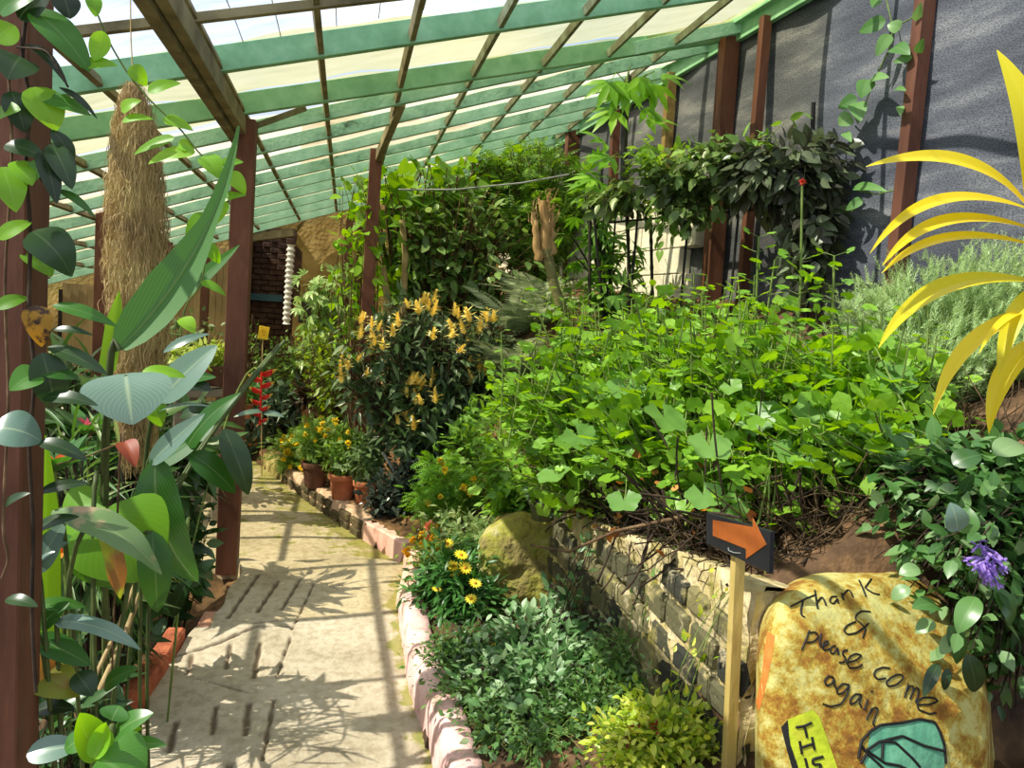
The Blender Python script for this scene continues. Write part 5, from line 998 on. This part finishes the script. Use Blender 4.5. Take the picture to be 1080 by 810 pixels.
def purple(px, py, y, wpx, n):
    c = PY(px, py, y); r = wpx * y / F; mb = MB()
    for i in range(n):
        d = nz(rng.normal(size=3) + A([0, -.8, -.1])); a = c + A([rng.normal() * .3, 0, rng.normal() * .3]) * r; e = a + d * r * .8 + A([0, 0, -.15 * r]); mb.tube(A([a, (a + e) / 2 + A([0, 0, .08 * r]), e]), [r * .05, r * .08, r * .1], 5)
        mb.scatter(SM, np.repeat(e[None], 4, 0), d + rng.normal(size=(4, 3)) * .8, rng.normal(size=(4, 3)), r * .3, wid=1.3)
    mb.build('flower_spike', M_pur, th)
purple(1036, 594, 1.5, 26, 26); purple(1032, 574, 1.5, 12, 8)
leafset(th, [((1010, 560), (1002, 530), 22, Lglare), ((1015, 562), (1022, 535), 24, Lplu), ((990, 640), (962, 642), 18, Lplu), ((1030, 630), (1010, 668), 20, Lplu), ((1048, 620), (1066, 660), 18, Lplu), ((1000, 660), (1010, 700), 19, Lplu), ((990, 700), (974, 735), 11, Ldark), ((1000, 705), (996, 728), 8, Ldark), ((1020, 690), (1028, 730), 19, Ldark), ((985, 655), (966, 668), 14, Lplu), ((1010, 670), (992, 690), 14, Lplu), ((960, 620), (940, 632), 14, Lplu), ((970, 600), (948, 606), 15, Lplu), ((1050, 480), (1080, 470), 24, Lplu), ((1005, 490), (1035, 480), 22, Lplu)], 1.5)

# ---- yellow strap leaved dracaena at the right edge
Ldra = leafmat('yellow_strap_leaf', [(226, 206, 20), (236, 216, 40), (206, 200, 30)], .4, .36, .1)
cD = PY(1105, 255, 1.35); th = plant('dracaena', 'plant with long yellow strap leaves reaching in from the right edge', 'plant', A([cD[0] + .1, cD[1], float(ground(cD[0] + .1, cD[1]))]))
for b_, t_, w_, k in [((1092, 262), (1051, 52), 27, dict(kind='lance', side=-.05)), ((1098, 238), (912, 176), 19, dict(kind='lance', arch=.10, side=-.10)), ((1098, 226), (917, 268), 14, dict(kind='lance', arch=.08, side=-.16)), ((1100, 246), (930, 281), 15, dict(kind='lance', arch=.06, side=-.15)), ((1100, 262), (929, 289), 12, dict(kind='lance', arch=.04, side=-.13)), ((1104, 300), (926, 368), 20, dict(kind='lance', arch=.06, side=-.14)), ((1104, 322), (984, 438), 15, dict(kind='lance', arch=.05, side=-.12)), ((1098, 300), (1053, 396), 16, dict(kind='lance', side=-.05)), ((1110, 350), (1043, 458), 18, dict(kind='lance', side=-.10)), ((1104, 332), (1032, 374), 7, dict(kind='lance', side=-.08)), ((1104, 300), (1100, 110), 22, dict(kind='lance'))]:
    leaf_px(th, b_, t_, 1.38, 1.3 + .1 * rng.random(), w_ * 1.1, Ldra, nu=24, fold=.3, **k)
stalk(th, [cD, cD + A([.05, 0, -.3]), A([cD[0] + .25, cD[1] - .1, ORG[th.name][2]])], .012, M_cane)

# ---- climber on the trellis, palmate plant, stump, fern
Lclt = leafmat('climber_leaf', [(58, 66, 40), (80, 106, 52), (100, 132, 64), (130, 160, 92)], .3, .36, .12)
Lcll = leafmat('climber_lime_leaf', [(90, 136, 46), (116, 160, 60), (140, 180, 80)], .4, .38, .12)
Lcld = leafmat('purplish_climber_leaf', [(56, 54, 46), (72, 78, 56), (88, 104, 66), (120, 132, 104)], .22, .34, .14)
yC = 4.6
pA, pB_ = PY(625, 215, 5.3), PY(860, 165, 4.0); gA, gB_ = gg(640, 330, 5.2), gg(850, 340, 4.1)
th = thing('plant_trellis', 'thin dark wire trellis carrying the dark climber', 'trellis', gB_); mb = MB()
mb.tube(A([gB_, PY(858, 108, 4.0)]), .012, 6); mb.tube(A([gA, pA]), .010, 6); mb.tube(A([pA, pB_]), .008, 6); mb.tube(A([PY(640, 235, 5.2), PY(865, 215, 4.0)]), .008, 6)
for t in (.25, .5, .72): q_ = pA + (pB_ - pA) * t; mb.tube(A([q_, A([q_[0], q_[1], float(ground(q_[0], q_[1]))])]), .008, 6)
mb.build('trellis_frame', M_black, th)
th = plant('climber', 'dense dark purplish climber draped over the wire trellis in front of the net wall', 'vine', gB_ + A([.03, .03, 0]))
bush(th, [blob(860, 180, 4.0, 34, 44, 30), blob(820, 190, 4.1, 50, 46, 40), blob(860, 240, 4.0, 26, 50, 24), blob(790, 200, 4.2, 40, 36, 36)], [PY(840, 200, 4.05), PY(850, 250, 4.02), PY(800, 190, 4.2)], 150, 8, OV, .125, Lcld, M_dtwig, sr=.003, droop=.75, flat=.4, out=.5, clip=False, rnd=.4, t0=.2, bow=.05)
bush(th, [blob(850, 300, 4.0, 16, 50, 14), blob(870, 290, 4.0, 14, 40, 14)], [PY(850, 240, 4.0)], 40, 6, OVW, .09, Lcld, M_dtwig, sr=.003, droop=.9, flat=.3, clip=False, bow=0, name='hanging_leaves')
bush(th, [blob(700, 205, 4.7, 70, 26, 40), blob(650, 220, 5.0, 40, 22, 36), blob(760, 180, 4.4, 50, 30, 36), blob(735, 225, 4.5, 50, 18, 30)], [PY(660, 212, 5.0), PY(720, 195, 4.65), PY(780, 180, 4.3)], 170, 8, OV, .10, Lclt, M_dtwig, sr=.003, droop=.55, flat=.6, out=.4, clip=False, t0=.2, bow=.05)
bush(th, [blob(730, 170, 4.6, 90, 18, 40), blob(830, 125, 4.1, 20, 10, 20), blob(790, 165, 4.2, 24, 20, 20)], [PY(700, 195, 4.7), PY(760, 175, 4.4), PY(810, 150, 4.15)], 46, 6, OV, .085, Lcll, M_stem, sr=.003, droop=.2, clip=False, name='young_leaves')
bush(th, [blob(705, 250, 4.6, 16, 24, 14)], [PY(702, 225, 4.6)], 10, 6, OV, .08, Lcll, M_dtwig, sr=.003, droop=.7, clip=False, name='hanging_leaves')
M_dstem = mat('dark_stem', [(34, 34, 26), (52, 54, 36)], 9, 4, .7, .1)
Lcas = leafmat('palmate_leaf', [(96, 156, 36), (122, 182, 48), (146, 200, 70)], .45, .4, .15)
gC = gg(668, 345, 5.3); th = plant('cassava', 'tall slender plant with bright palmate leaves in front of the net wall', 'plant', gC)
tp = PY(664, 80, 5.3); stalk(th, [tp, PY(660, 200, 5.3), gC], .014, M_dstem)
rows = [(682, 78, 716, 78), (650, 76, 634, 100), (690, 75, 690, 112), (664, 82, 640, 118), (660, 110, 616, 135), (668, 105, 700, 125), (665, 128, 706, 122), (658, 165, 600, 165), (650, 160, 616, 130), (655, 190, 610, 215), (640, 185, 602, 190), (664, 150, 690, 155), (664, 70, 690, 95), (662, 75, 660, 98)]
mb = MB()
for i, (a, b_, c_, d_) in enumerate(rows):
    p_, q_ = PY(a, b_, 5.3), PY(c_, d_, 5.2); mb.scatter(PALM, p_[None], (q_ - p_)[None] + A([0, 0, -.02]), A([[0, -.5, .8]]), .34)
    
mb.build('leaves', Lcas, th)
mb = MB()
for (a, b_, c_, d_) in rows: p_ = PY(a, b_, 5.3); mb = MB(); mb.tube(A([p_, PY(663, b_ + 14, 5.3)]), .004, 4); mb.build('leaf_stalk', M_stem, th)
gC2 = gg(640, 340, 5.6)
shrub('bushy palmate leaved plant on dark canes below the trellis', [blob(625, 200, 5.5, 20, 26), blob(640, 265, 5.4, 44, 36), blob(650, 310, 5.2, 36, 16)], gC2, 22, 6, PALM, .2, leafmat('palmate_mid_leaf', [(66, 116, 44), (92, 146, 54), (120, 170, 70)], .4, .4, .12), M_dstem, sr=.011, name='cassava', cat='plant', flat=1.3, droop=.25)
for i, (px, lab) in enumerate([(624, 'leftmost of the dark bamboo like canes below the trellis'), (664, 'dark bamboo like cane standing in the middle below the trellis'), (688, 'rightmost of the dark bamboo like canes below the trellis')]):
    gq = gg(px, 345, 5.15); mb = MB(); tq = PY(px - 2, 215 + 6 * i, 5.15); tt = np.linspace(0, 1, 25); mb.tube(gq + (tq - gq) * tt[:, None], .012 + .003 * (np.arange(25) % 6 == 0), 8); tag(mb.build('dark_cane', M_dstem), lab, 'cane', 'dark canes below the trellis')
# broken palm stump
gS = gg(606, 350, 5.4); th = plant('palm_stump', 'leaning cut palm stem with a frayed dry straw coloured top', 'stump', gS)
s1 = [PY(576, 262, 5.4), PY(584, 300, 5.4), PY(594, 330, 5.4), gS]; mb = MB(); mb.tube(A(s1), [.042, .038, .04, .048], 12); mb.build('trunk', mat('grey_green_trunk', [(96, 92, 60), (130, 126, 84), (110, 120, 70)], 9, 6, .8, .3, 40, stretch=(1, 1, 3)), th)
M_straw = mat('dry_straw', [(120, 92, 58), (166, 134, 90), (196, 166, 120)], 9, 6, .9, .3, stretch=(1, 1, .3))
for a, c_, w_, e_ in (((577, 272), (573, 212), 15, .55), ((579, 268), (579, 206), 9, .3), ((568, 274), (562, 224), 10, .5), ((584, 268), (582, 228), 8, .4)):
    p_, q_ = PY(*a, 5.4), PY(*c_, 5.38); m_ = w_ * 5.4 / F * .5; mb = MB(); tt = np.linspace(0, 1, 9)[:, None]; P_ = p_ + (q_ - p_) * tt + rng.normal(size=(9, 3)) * .008; mb.tube(P_, m_ * (1 - (1 - e_) * tt[:, 0]) * (1 + .05 * rng.normal(size=9)), 9)
    for k in range(16):
        s0 = P_[rng.integers(4, 9)] + rng.normal(size=3) * m_ * .6; mb.tube(A([s0, s0 + A([rng.normal() * .012, rng.normal() * .012, rng.uniform(.02, .07)]), s0 + A([rng.normal() * .03, rng.normal() * .03, rng.uniform(.0, .10)])]), [.004, .003, .001], 4)
    mb.build('dry_leaf_base', M_straw, th)
# ferns on the slope
Lfern = leafmat('silvery_fern', [(104, 126, 92), (140, 158, 122), (182, 194, 166)], .3, .35, .0)
for i, (px, py, y, n, lab) in enumerate([(545, 330, 6.1, 16, 'silvery fern on the slope nearest the broken palm stump'), (510, 335, 6.3, 15, 'silvery fern on the slope between the stump and the yellow flowered shrub'), (570, 300, 6.5, 14, 'silvery fern on the slope behind the broken palm stump'), (490, 310, 6.6, 14, 'silvery fern on the slope directly behind the yellow flowered shrub'), (540, 365, 5.7, 14, 'lowest silvery fern on the slope, above the geranium hedge edge')]):
    gF = gg(px, py, y); th = plant('fern', lab, 'fern', gF, 'ferns on the slope')
    an = rng.uniform(0, 6.28, n); n += 8; an = rng.uniform(0, 6.28, n); d = np.stack([np.cos(an), np.sin(an), .7 + .7 * rng.random(n)], 1); mb = MB(); mb.scatter(FROND, np.repeat(gF[None], n, 0) + rng.normal(size=(n, 3)) * .02 + A([0, 0, .04]), d, np.tile(A([[0, 0, 1.]]), (n, 1)), .42 + .2 * rng.random(n)); mb.build('fronds', Lfern, th)
shrub('low leafy ground plants on the slope right of the stump', [blob(610, 330, 5.0, 30, 14), blob(600, 300, 5.6, 20, 16), blob(720, 320, 4.6, 30, 20)], gg(610, 345, 5.0), 40, 6, OV, .10, Lmassb, M_stem, sr=.004)
mb = MB(); mb.tube(A([PY(420, 200, 6.6), PY(480, 200, 6.5), PY(550, 193, 6.4), PY(600, 184, 6.4)]), .007, 8); tag(mb.build('metal_rod', mat('grey_rod', [(130, 134, 138), (160, 164, 168)], 6, 3, .4, .05)), 'thin grey rod running across the tall bushes', 'rod')
mb = MB(); mb.tube(A([PY(386, 505, 5.9), PY(420, 480, 5.7), PY(398, 470, 5.8)]) * 0 + A([PY(404, 478, 5.6), PY(412, 490, 5.55), PY(420, 505, 5.5)]), .012, 8); tag(mb.build('grey_prop', mat('prop_grey', [(120, 124, 128), (150, 152, 156)], 6, 3, .5, .05)), 'short grey slanting prop beneath the yellow flowered shrub', 'prop')

# ---- small vines on the net
Lnet = leafmat('net_vine_leaf', [(76, 124, 56), (104, 150, 76), (130, 170, 100)], .35, .4, .15)
def netvine(label, stems, leaves):
    c = PN(*stems[0][0], -.12); th = thing('net_vine', label, 'vine', c)
    for s_ in stems:
        mb = MB(); mb.tube(A([PN(*q, -.10) for q in s_]), .004, 5); mb.build('stem', M_stem, th)
    for b_, t_, w_ in leaves:
        p_, q_ = PN(*b_, -.11), PN(*t_, -.15); P_, uv_ = blade(p_, q_, w_ * mpp(p_), kind='heart', arch=.08, n=nz(EYE - p_) + A([0, 0, .4])); mb = MB(); mb.grid(P_, uv_); mb.build('leaf', Lnet, th)
netvine('green vine climbing the net near the nearest net wall post, upper leaves', [[(935, 0), (942, 30), (936, 60)], [(942, 30), (960, 20), (972, 10)], [(936, 55), (920, 90), (905, 130)]], [((925, 0), (920, 8), 10), ((934, 22), (906, 34), 14), ((938, 36), (924, 60), 12), ((942, 50), (960, 58), 14), ((950, 30), (936, 26), 12), ((962, 60), (942, 66), 8), ((966, 22), (972, 2), 8), ((968, 56), (974, 40), 8), ((915, 84), (908, 104), 16), ((918, 84), (938, 82), 10), ((944, 94), (956, 96), 6), ((949, 112), (950, 122), 7)])
netvine('green vine leaves on the net just right of the dark climber', [[(905, 130), (900, 120), (890, 108)], [(900, 200), (925, 205), (945, 200)]], [((904, 104), (884, 114), 14), ((903, 108), (908, 128), 16), ((898, 122), (884, 132), 16), ((900, 198), (936, 202), 10), ((910, 210), (892, 222), 10), ((890, 140), (898, 150), 8)])

# ---- sign
M_board = mat('black_board', [(22, 24, 27), (34, 37, 42)], 6, 4, .5, .1); M_orange = mat('orange_paint', [(142, 74, 28), (164, 90, 36)], 9, 5, .6, .1); M_lath = mat('pale_lath', [(150, 128, 62), (186, 164, 96), (204, 184, 120)], 6, 6, .7, .2, 40, stretch=(1, 1, .2))
base = PY(770, 800, 1.79); base[2] = float(ground(base[0], base[1])) - .02
th = thing('arrow_sign', 'small black sign with an orange arrow on a pale wooden post', 'sign', base)
topp = PY(779, 575, 1.815)
mb = MB(); mb.bar(base, topp, .03, .026, (0, 1, 0), .08); mb.build('sign_post', M_lath, th)
def sg(px, py, off=0.):      # a point on the board plane
    A0, A1, A2 = PY(743.6, 573, 1.93), PY(809.6, 604.7, 1.62), PY(811, 561, 1.62); n = nz(np.cross(A1 - A0, A2 - A0)); w = ray(px, py); t = n.dot(A0 - EYE) / n.dot(w); n = n if n.dot(w) < 0 else -n
    return EYE + w * t + n * (off - .004)
def slab(pts, o0, o1):
    f = [sg(*q, o1) for q in pts]; b_ = [sg(*q, o0) for q in pts]; k = len(pts); mb.add(np.array(f + b_), [tuple(range(k)), tuple(range(2 * k - 1, k - 1, -1))] + [(i, i + k, (i + 1) % k + k, (i + 1) % k) for i in range(k)])
mb = MB(); slab([(743.6, 541), (743.6, 573), (809.6, 604.7), (811, 561)], -.012, 0); sbo = mb.build('sign_board', M_board, th, smooth=False)
mb = MB(); slab([(751, 548.5), (751, 565), (786, 579), (786, 589.5), (807, 574.5), (793, 546.5), (793, 556)], 0, .002); mb.build('arrow', M_orange, sbo, smooth=False)
mb = MB(); mb.tube(A([sg(767, 578, .001), sg(768.5, 580.5, .004), sg(774, 583, .004), sg(780, 583.5, .001)]), .0012, 6); mb.build('staple', mat('steel', [(170, 174, 178), (200, 204, 208)], 6, 3, .35, 0, metallic=.6), sbo)

# ---- painted rock
m, nt, b = new_mat('yellow_rock'); tc = N(nt, 'ShaderNodeTexCoord')
n1 = N(nt, 'ShaderNodeTexNoise', i_Scale=8, i_Detail=12, i_Roughness=.8); L(nt, tc, 'Object', n1, 'Vector'); r1 = ramp(nt, [(92, 56, 14), (138, 94, 20), (162, 140, 50), (184, 178, 108), (166, 166, 90)], [.34, .44, .5, .57, .7]); L(nt, n1, 'Fac', r1, 'Fac'); L(nt, r1, 'Color', b, 'Base Color'); b.inputs['Roughness'].default_value = .9
n2 = N(nt, 'ShaderNodeTexNoise', i_Scale=40, i_Detail=6); L(nt, tc, 'Object', n2, 'Vector'); bp = N(nt, 'ShaderNodeBump', i_Strength=.6, i_Distance=.01); L(nt, n2, 'Fac', bp, 'Height'); L(nt, bp, 'Normal', b, 'Normal'); M_rock = m
rk, rtree = rock('painted_rock', [B_(818, 632, 1.62), B_(870, 606, 1.78), B_(960, 606, 1.8), B_(1010, 650, 1.7), B_(800, 690, 1.58), B_(793, 850, 1.5), B_(1045, 860, 1.45), B_(1038, 740, 1.52), B_(900, 860, 1.42), B_(800, 640, 1.95), B_(1040, 660, 2.0), B_(960, 600, 2.05), B_(850, 600, 2.05), B_(800, 860, 2.0), B_(1060, 860, 2.0), B_(905, 700, 1.555)], M_rock, 'yellow painted rock with handwriting and a cactus picture in the bottom right corner', 6, .35, .006)
def onrock(px, py, off=.0015):
    w = ray(px, py); h = rtree.ray_cast(Vector(EYE), Vector(nz(w)))
    return None if h[0] is None else A(h[0]) + A(h[1]) * off
def stroke(pts, wpx, m, name, off=.001):
    P_ = []; pts = A(pts, float); d = np.concatenate([[0], np.cumsum(np.linalg.norm(np.diff(pts, axis=0), axis=1))]); t = np.linspace(0, d[-1], max(4, int(d[-1] / 1.3)))
    q = np.stack([np.interp(t, d, pts[:, 0]), np.interp(t, d, pts[:, 1])], 1)
    for _ in range(2): q[1:-1] = (q[:-2] + 2 * q[1:-1] + q[2:]) / 4
    P_ = [onrock(*p, off) for p in q]; P_ = A([p for p in P_ if p is not None])
    if len(P_) > 2: SB.tube(P_, wpx * 1.55 / F / 2, 5)
# handwriting traced letter by letter; crop frame 1: origin (780,520), scale 2.793
c1 = lambda L_: [(780 + x / 2.793, 520 + y / 2.793) for x, y in L_]
c2 = lambda L_: [(840 + x / 3.855, 600 + y / 3.855) for x, y in L_]
words = {'Thank': [c1([(150, 335), (170, 325), (195, 312), (225, 300)]), c1([(188, 316), (180, 345), (182, 362), (192, 366)]), c1([(222, 288), (226, 320), (230, 342)]), c1([(228, 322), (242, 306), (250, 318), (254, 332)]), c1([(286, 306), (268, 306), (264, 322), (276, 328), (288, 310), (290, 326)]), c1([(300, 296), (306, 316)]), c1([(303, 304), (318, 284), (328, 292), (334, 308)]), c1([(352, 258), (362, 280), (372, 306)]), c1([(388, 254), (368, 280), (392, 296), (412, 300)])],
 '&': [c2([(300, 175), (262, 172), (240, 190), (238, 205), (262, 225), (282, 240), (268, 282)]), c2([(240, 215), (205, 230), (190, 250), (205, 268), (240, 262), (278, 235), (292, 222)])],
 'Please come': [c2([(52, 250), (40, 285), (20, 330)]), c2([(45, 262), (75, 255), (90, 275), (70, 296), (42, 300)]), c2([(100, 262), (92, 300), (98, 318)]), c2([(106, 314), (130, 306), (128, 292), (112, 296), (102, 318), (114, 332), (134, 324)]), c2([(158, 312), (138, 318), (136, 342), (152, 346), (166, 318), (170, 350)]), c2([(206, 330), (186, 334), (186, 350), (200, 362), (192, 382), (172, 380)]), c2([(204, 382), (240, 372), (266, 352), (240, 344), (216, 356), (202, 382), (216, 404), (252, 400), (266, 388)]), c2([(378, 404), (350, 400), (320, 412), (312, 432), (330, 450), (362, 444)]), c2([(430, 432), (412, 428), (384, 440), (362, 462), (372, 478), (404, 472), (430, 450), (432, 434)]), c2([(454, 466), (446, 494), (438, 522)]), c2([(446, 500), (466, 472), (476, 480), (470, 504), (460, 530)]), c2([(468, 508), (488, 480), (498, 490), (492, 516), (482, 544)]), c2([(490, 552), (540, 552), (576, 538), (560, 524), (514, 522), (488, 540), (494, 572), (540, 590), (566, 584)])],
 'again': [c2([(150, 442), (130, 434), (112, 454), (120, 476), (144, 468), (152, 442), (152, 470), (162, 488)]), c2([(214, 472), (188, 466), (162, 490), (166, 510), (190, 504), (214, 474), (206, 512), (178, 552), (138, 560), (106, 548)]), c2([(264, 512), (240, 508), (216, 530), (218, 552), (238, 544), (264, 514), (254, 548), (264, 564)]), c2([(290, 530), (282, 552), (274, 574)]), c2([(302, 497), (305, 502), (308, 497)]), c2([(304, 566), (294, 590), (284, 614)]), c2([(292, 594), (316, 562), (332, 568), (320, 596), (308, 630), (318, 640)])]}
for wd, ws in words.items():
    SB = MB()
    for s_ in ws: stroke(s_, 2.5, None, '')
    SB.build('handwriting', M_black, rk)['label'] = 'black handwritten word ' + wd.lower() if wd != '&' else 'black handwritten ampersand'
def patch(poly, step=3.2):
    """a painted shape lying on the rock: the outline filled with small triangles set on the stone"""
    poly = A(poly, float); x0, y0 = poly.min(0); x1, y1 = poly.max(0); bd = []
    for i in range(len(poly)):
        a, c = poly[i], poly[(i + 1) % len(poly)]; k = max(1, int(np.linalg.norm(c - a) / step)); bd += [a + (c - a) * j / k for j in range(k)]
    bd = A(bd); gx_, gy_ = np.meshgrid(np.arange(x0, x1, step), np.arange(y0, y1, step)); ins = np.stack([gx_.ravel(), gy_.ravel()], 1)
    n = len(bd); pts = [Vector(p) for p in bd] + [Vector(p) for p in ins]
    r = mathutils.geometry.delaunay_2d_cdt(pts, [(i, (i + 1) % n) for i in range(n)], [list(range(n))], 1, 1e-4)
    V = [onrock(v[0], v[1], .0008) for v in r[0]]; ok = [i for i, v in enumerate(V) if v is not None]; ix = {i: k for k, i in enumerate(ok)}
    mb = MB(); mb.add(A([V[i] for i in ok]), [tuple(ix[i] for i in f) for f in r[2] if all(i in ix for i in f)]); return mb
Mlime = mat('lime_paint', [(150, 168, 26), (170, 184, 38), (178, 174, 52)], 12, 6, .8, .2); Mteal = mat('mint_paint', [(70, 132, 104), (94, 156, 124), (116, 170, 136)], 12, 6, .8, .2)
c3 = c1
patch(c3([(140, 668), (215, 638), (235, 660), (290, 815), (180, 830), (150, 740)])).build('lime_patch', Mlime, rk)
patch(c3([(122, 690), (142, 668), (150, 740), (182, 830), (160, 830), (136, 745)])).build('dark_edge', M_black, rk)
patch(c2([(300, 660), (340, 635), (430, 625), (500, 610), (560, 622), (580, 660), (600, 720), (605, 790), (580, 850), (480, 900), (380, 890), (300, 840), (270, 780), (290, 720)])).build('cactus_painting', Mteal, rk)
SB = MB()
for s_ in [c1([(165, 690), (190, 686), (212, 676)]), c1([(190, 686), (198, 720)]), c1([(176, 730), (183, 768)]), c1([(212, 718), (220, 756)]), c1([(180, 750), (216, 738)]), c1([(192, 780), (200, 812)]), c1([(246, 776), (214, 784), (216, 800), (240, 798), (236, 815)])] : stroke(s_, 3.4, None, '', .0016)
for s_ in [c2([(280, 740), (340, 700), (400, 705), (470, 770), (500, 805)]), c2([(285, 750), (330, 790), (380, 840), (400, 900)]), c2([(290, 742), (360, 790), (420, 800), (520, 850)]), c2([(345, 770), (350, 700), (430, 680), (520, 720), (600, 740)]), c2([(300, 660), (340, 635), (430, 625), (500, 610), (560, 622), (580, 660), (600, 720), (605, 790)]), c2([(265, 720), (285, 750), (260, 790)]), c2([(250, 770), (262, 700), (300, 660)])]: stroke(s_, 3.6, None, '', .0016)
SB.build('drawn_outline', M_black, rk)
mb = patch(c1([(84, 410), (104, 420), (96, 480), (80, 560), (60, 640), (44, 640), (66, 540), (74, 460)])); mb.build('orange_streak', mat('orange_stain', [(186, 100, 34), (206, 124, 56)], 12, 6, .8, .2), rk)
SKY = .95; SUN = 9.5; SUNDIR = (-.62, -.05, .78); EXPO = 0.2
# ------------------------------------------------------------------ light and camera
w = bpy.data.worlds.new('World'); bpy.context.scene.world = w; w.use_nodes = True; nt = w.node_tree; bg = nt.nodes['Background']
tc = N(nt, 'ShaderNodeTexCoord'); n = N(nt, 'ShaderNodeTexNoise', i_Scale=3.5, i_Detail=6); L(nt, tc, 'Generated', n, 'Vector'); r = ramp(nt, [(190, 214, 245), (250, 252, 255)], [.4, .6]); L(nt, n, 'Fac', r, 'Fac'); L(nt, r, 'Color', bg, 'Color'); bg.inputs['Strength'].default_value = SKY
sl = bpy.data.lights.new('sun', 'SUN'); sl.energy = SUN; sl.angle = .009; sl.color = (1, .95, .84)
so = bpy.data.objects.new('sun', sl); COL.objects.link(so); so.rotation_euler = Vector(SUNDIR).to_track_quat('Z', 'Y').to_euler(); so.location = (-3, 0, 6)
cam = bpy.data.cameras.new('camera'); co = bpy.data.objects.new('camera', cam); COL.objects.link(co)
cam.sensor_width = 36; cam.lens = F / 1080 * 36; cam.clip_start = .05; cam.clip_end = 200
mw = Matrix([list(CM[0]) + [0], list(CM[1]) + [0], list(CM[2]) + [1.6], [0, 0, 0, 1]]); co.matrix_world = mw
sc = bpy.context.scene; sc.camera = co
sc.view_settings.view_transform = 'Standard'; sc.view_settings.look = 'None'; sc.view_settings.gamma = 1; sc.view_settings.exposure = EXPO; sc.view_settings.use_curve_mapping = False
sc.cycles.use_denoising = True; sc.cycles.max_bounces = 8; sc.cycles.transparent_max_bounces = 12; sc.cycles.diffuse_bounces = 3; sc.cycles.transmission_bounces = 5; sc.cycles.sample_clamp_indirect = 6
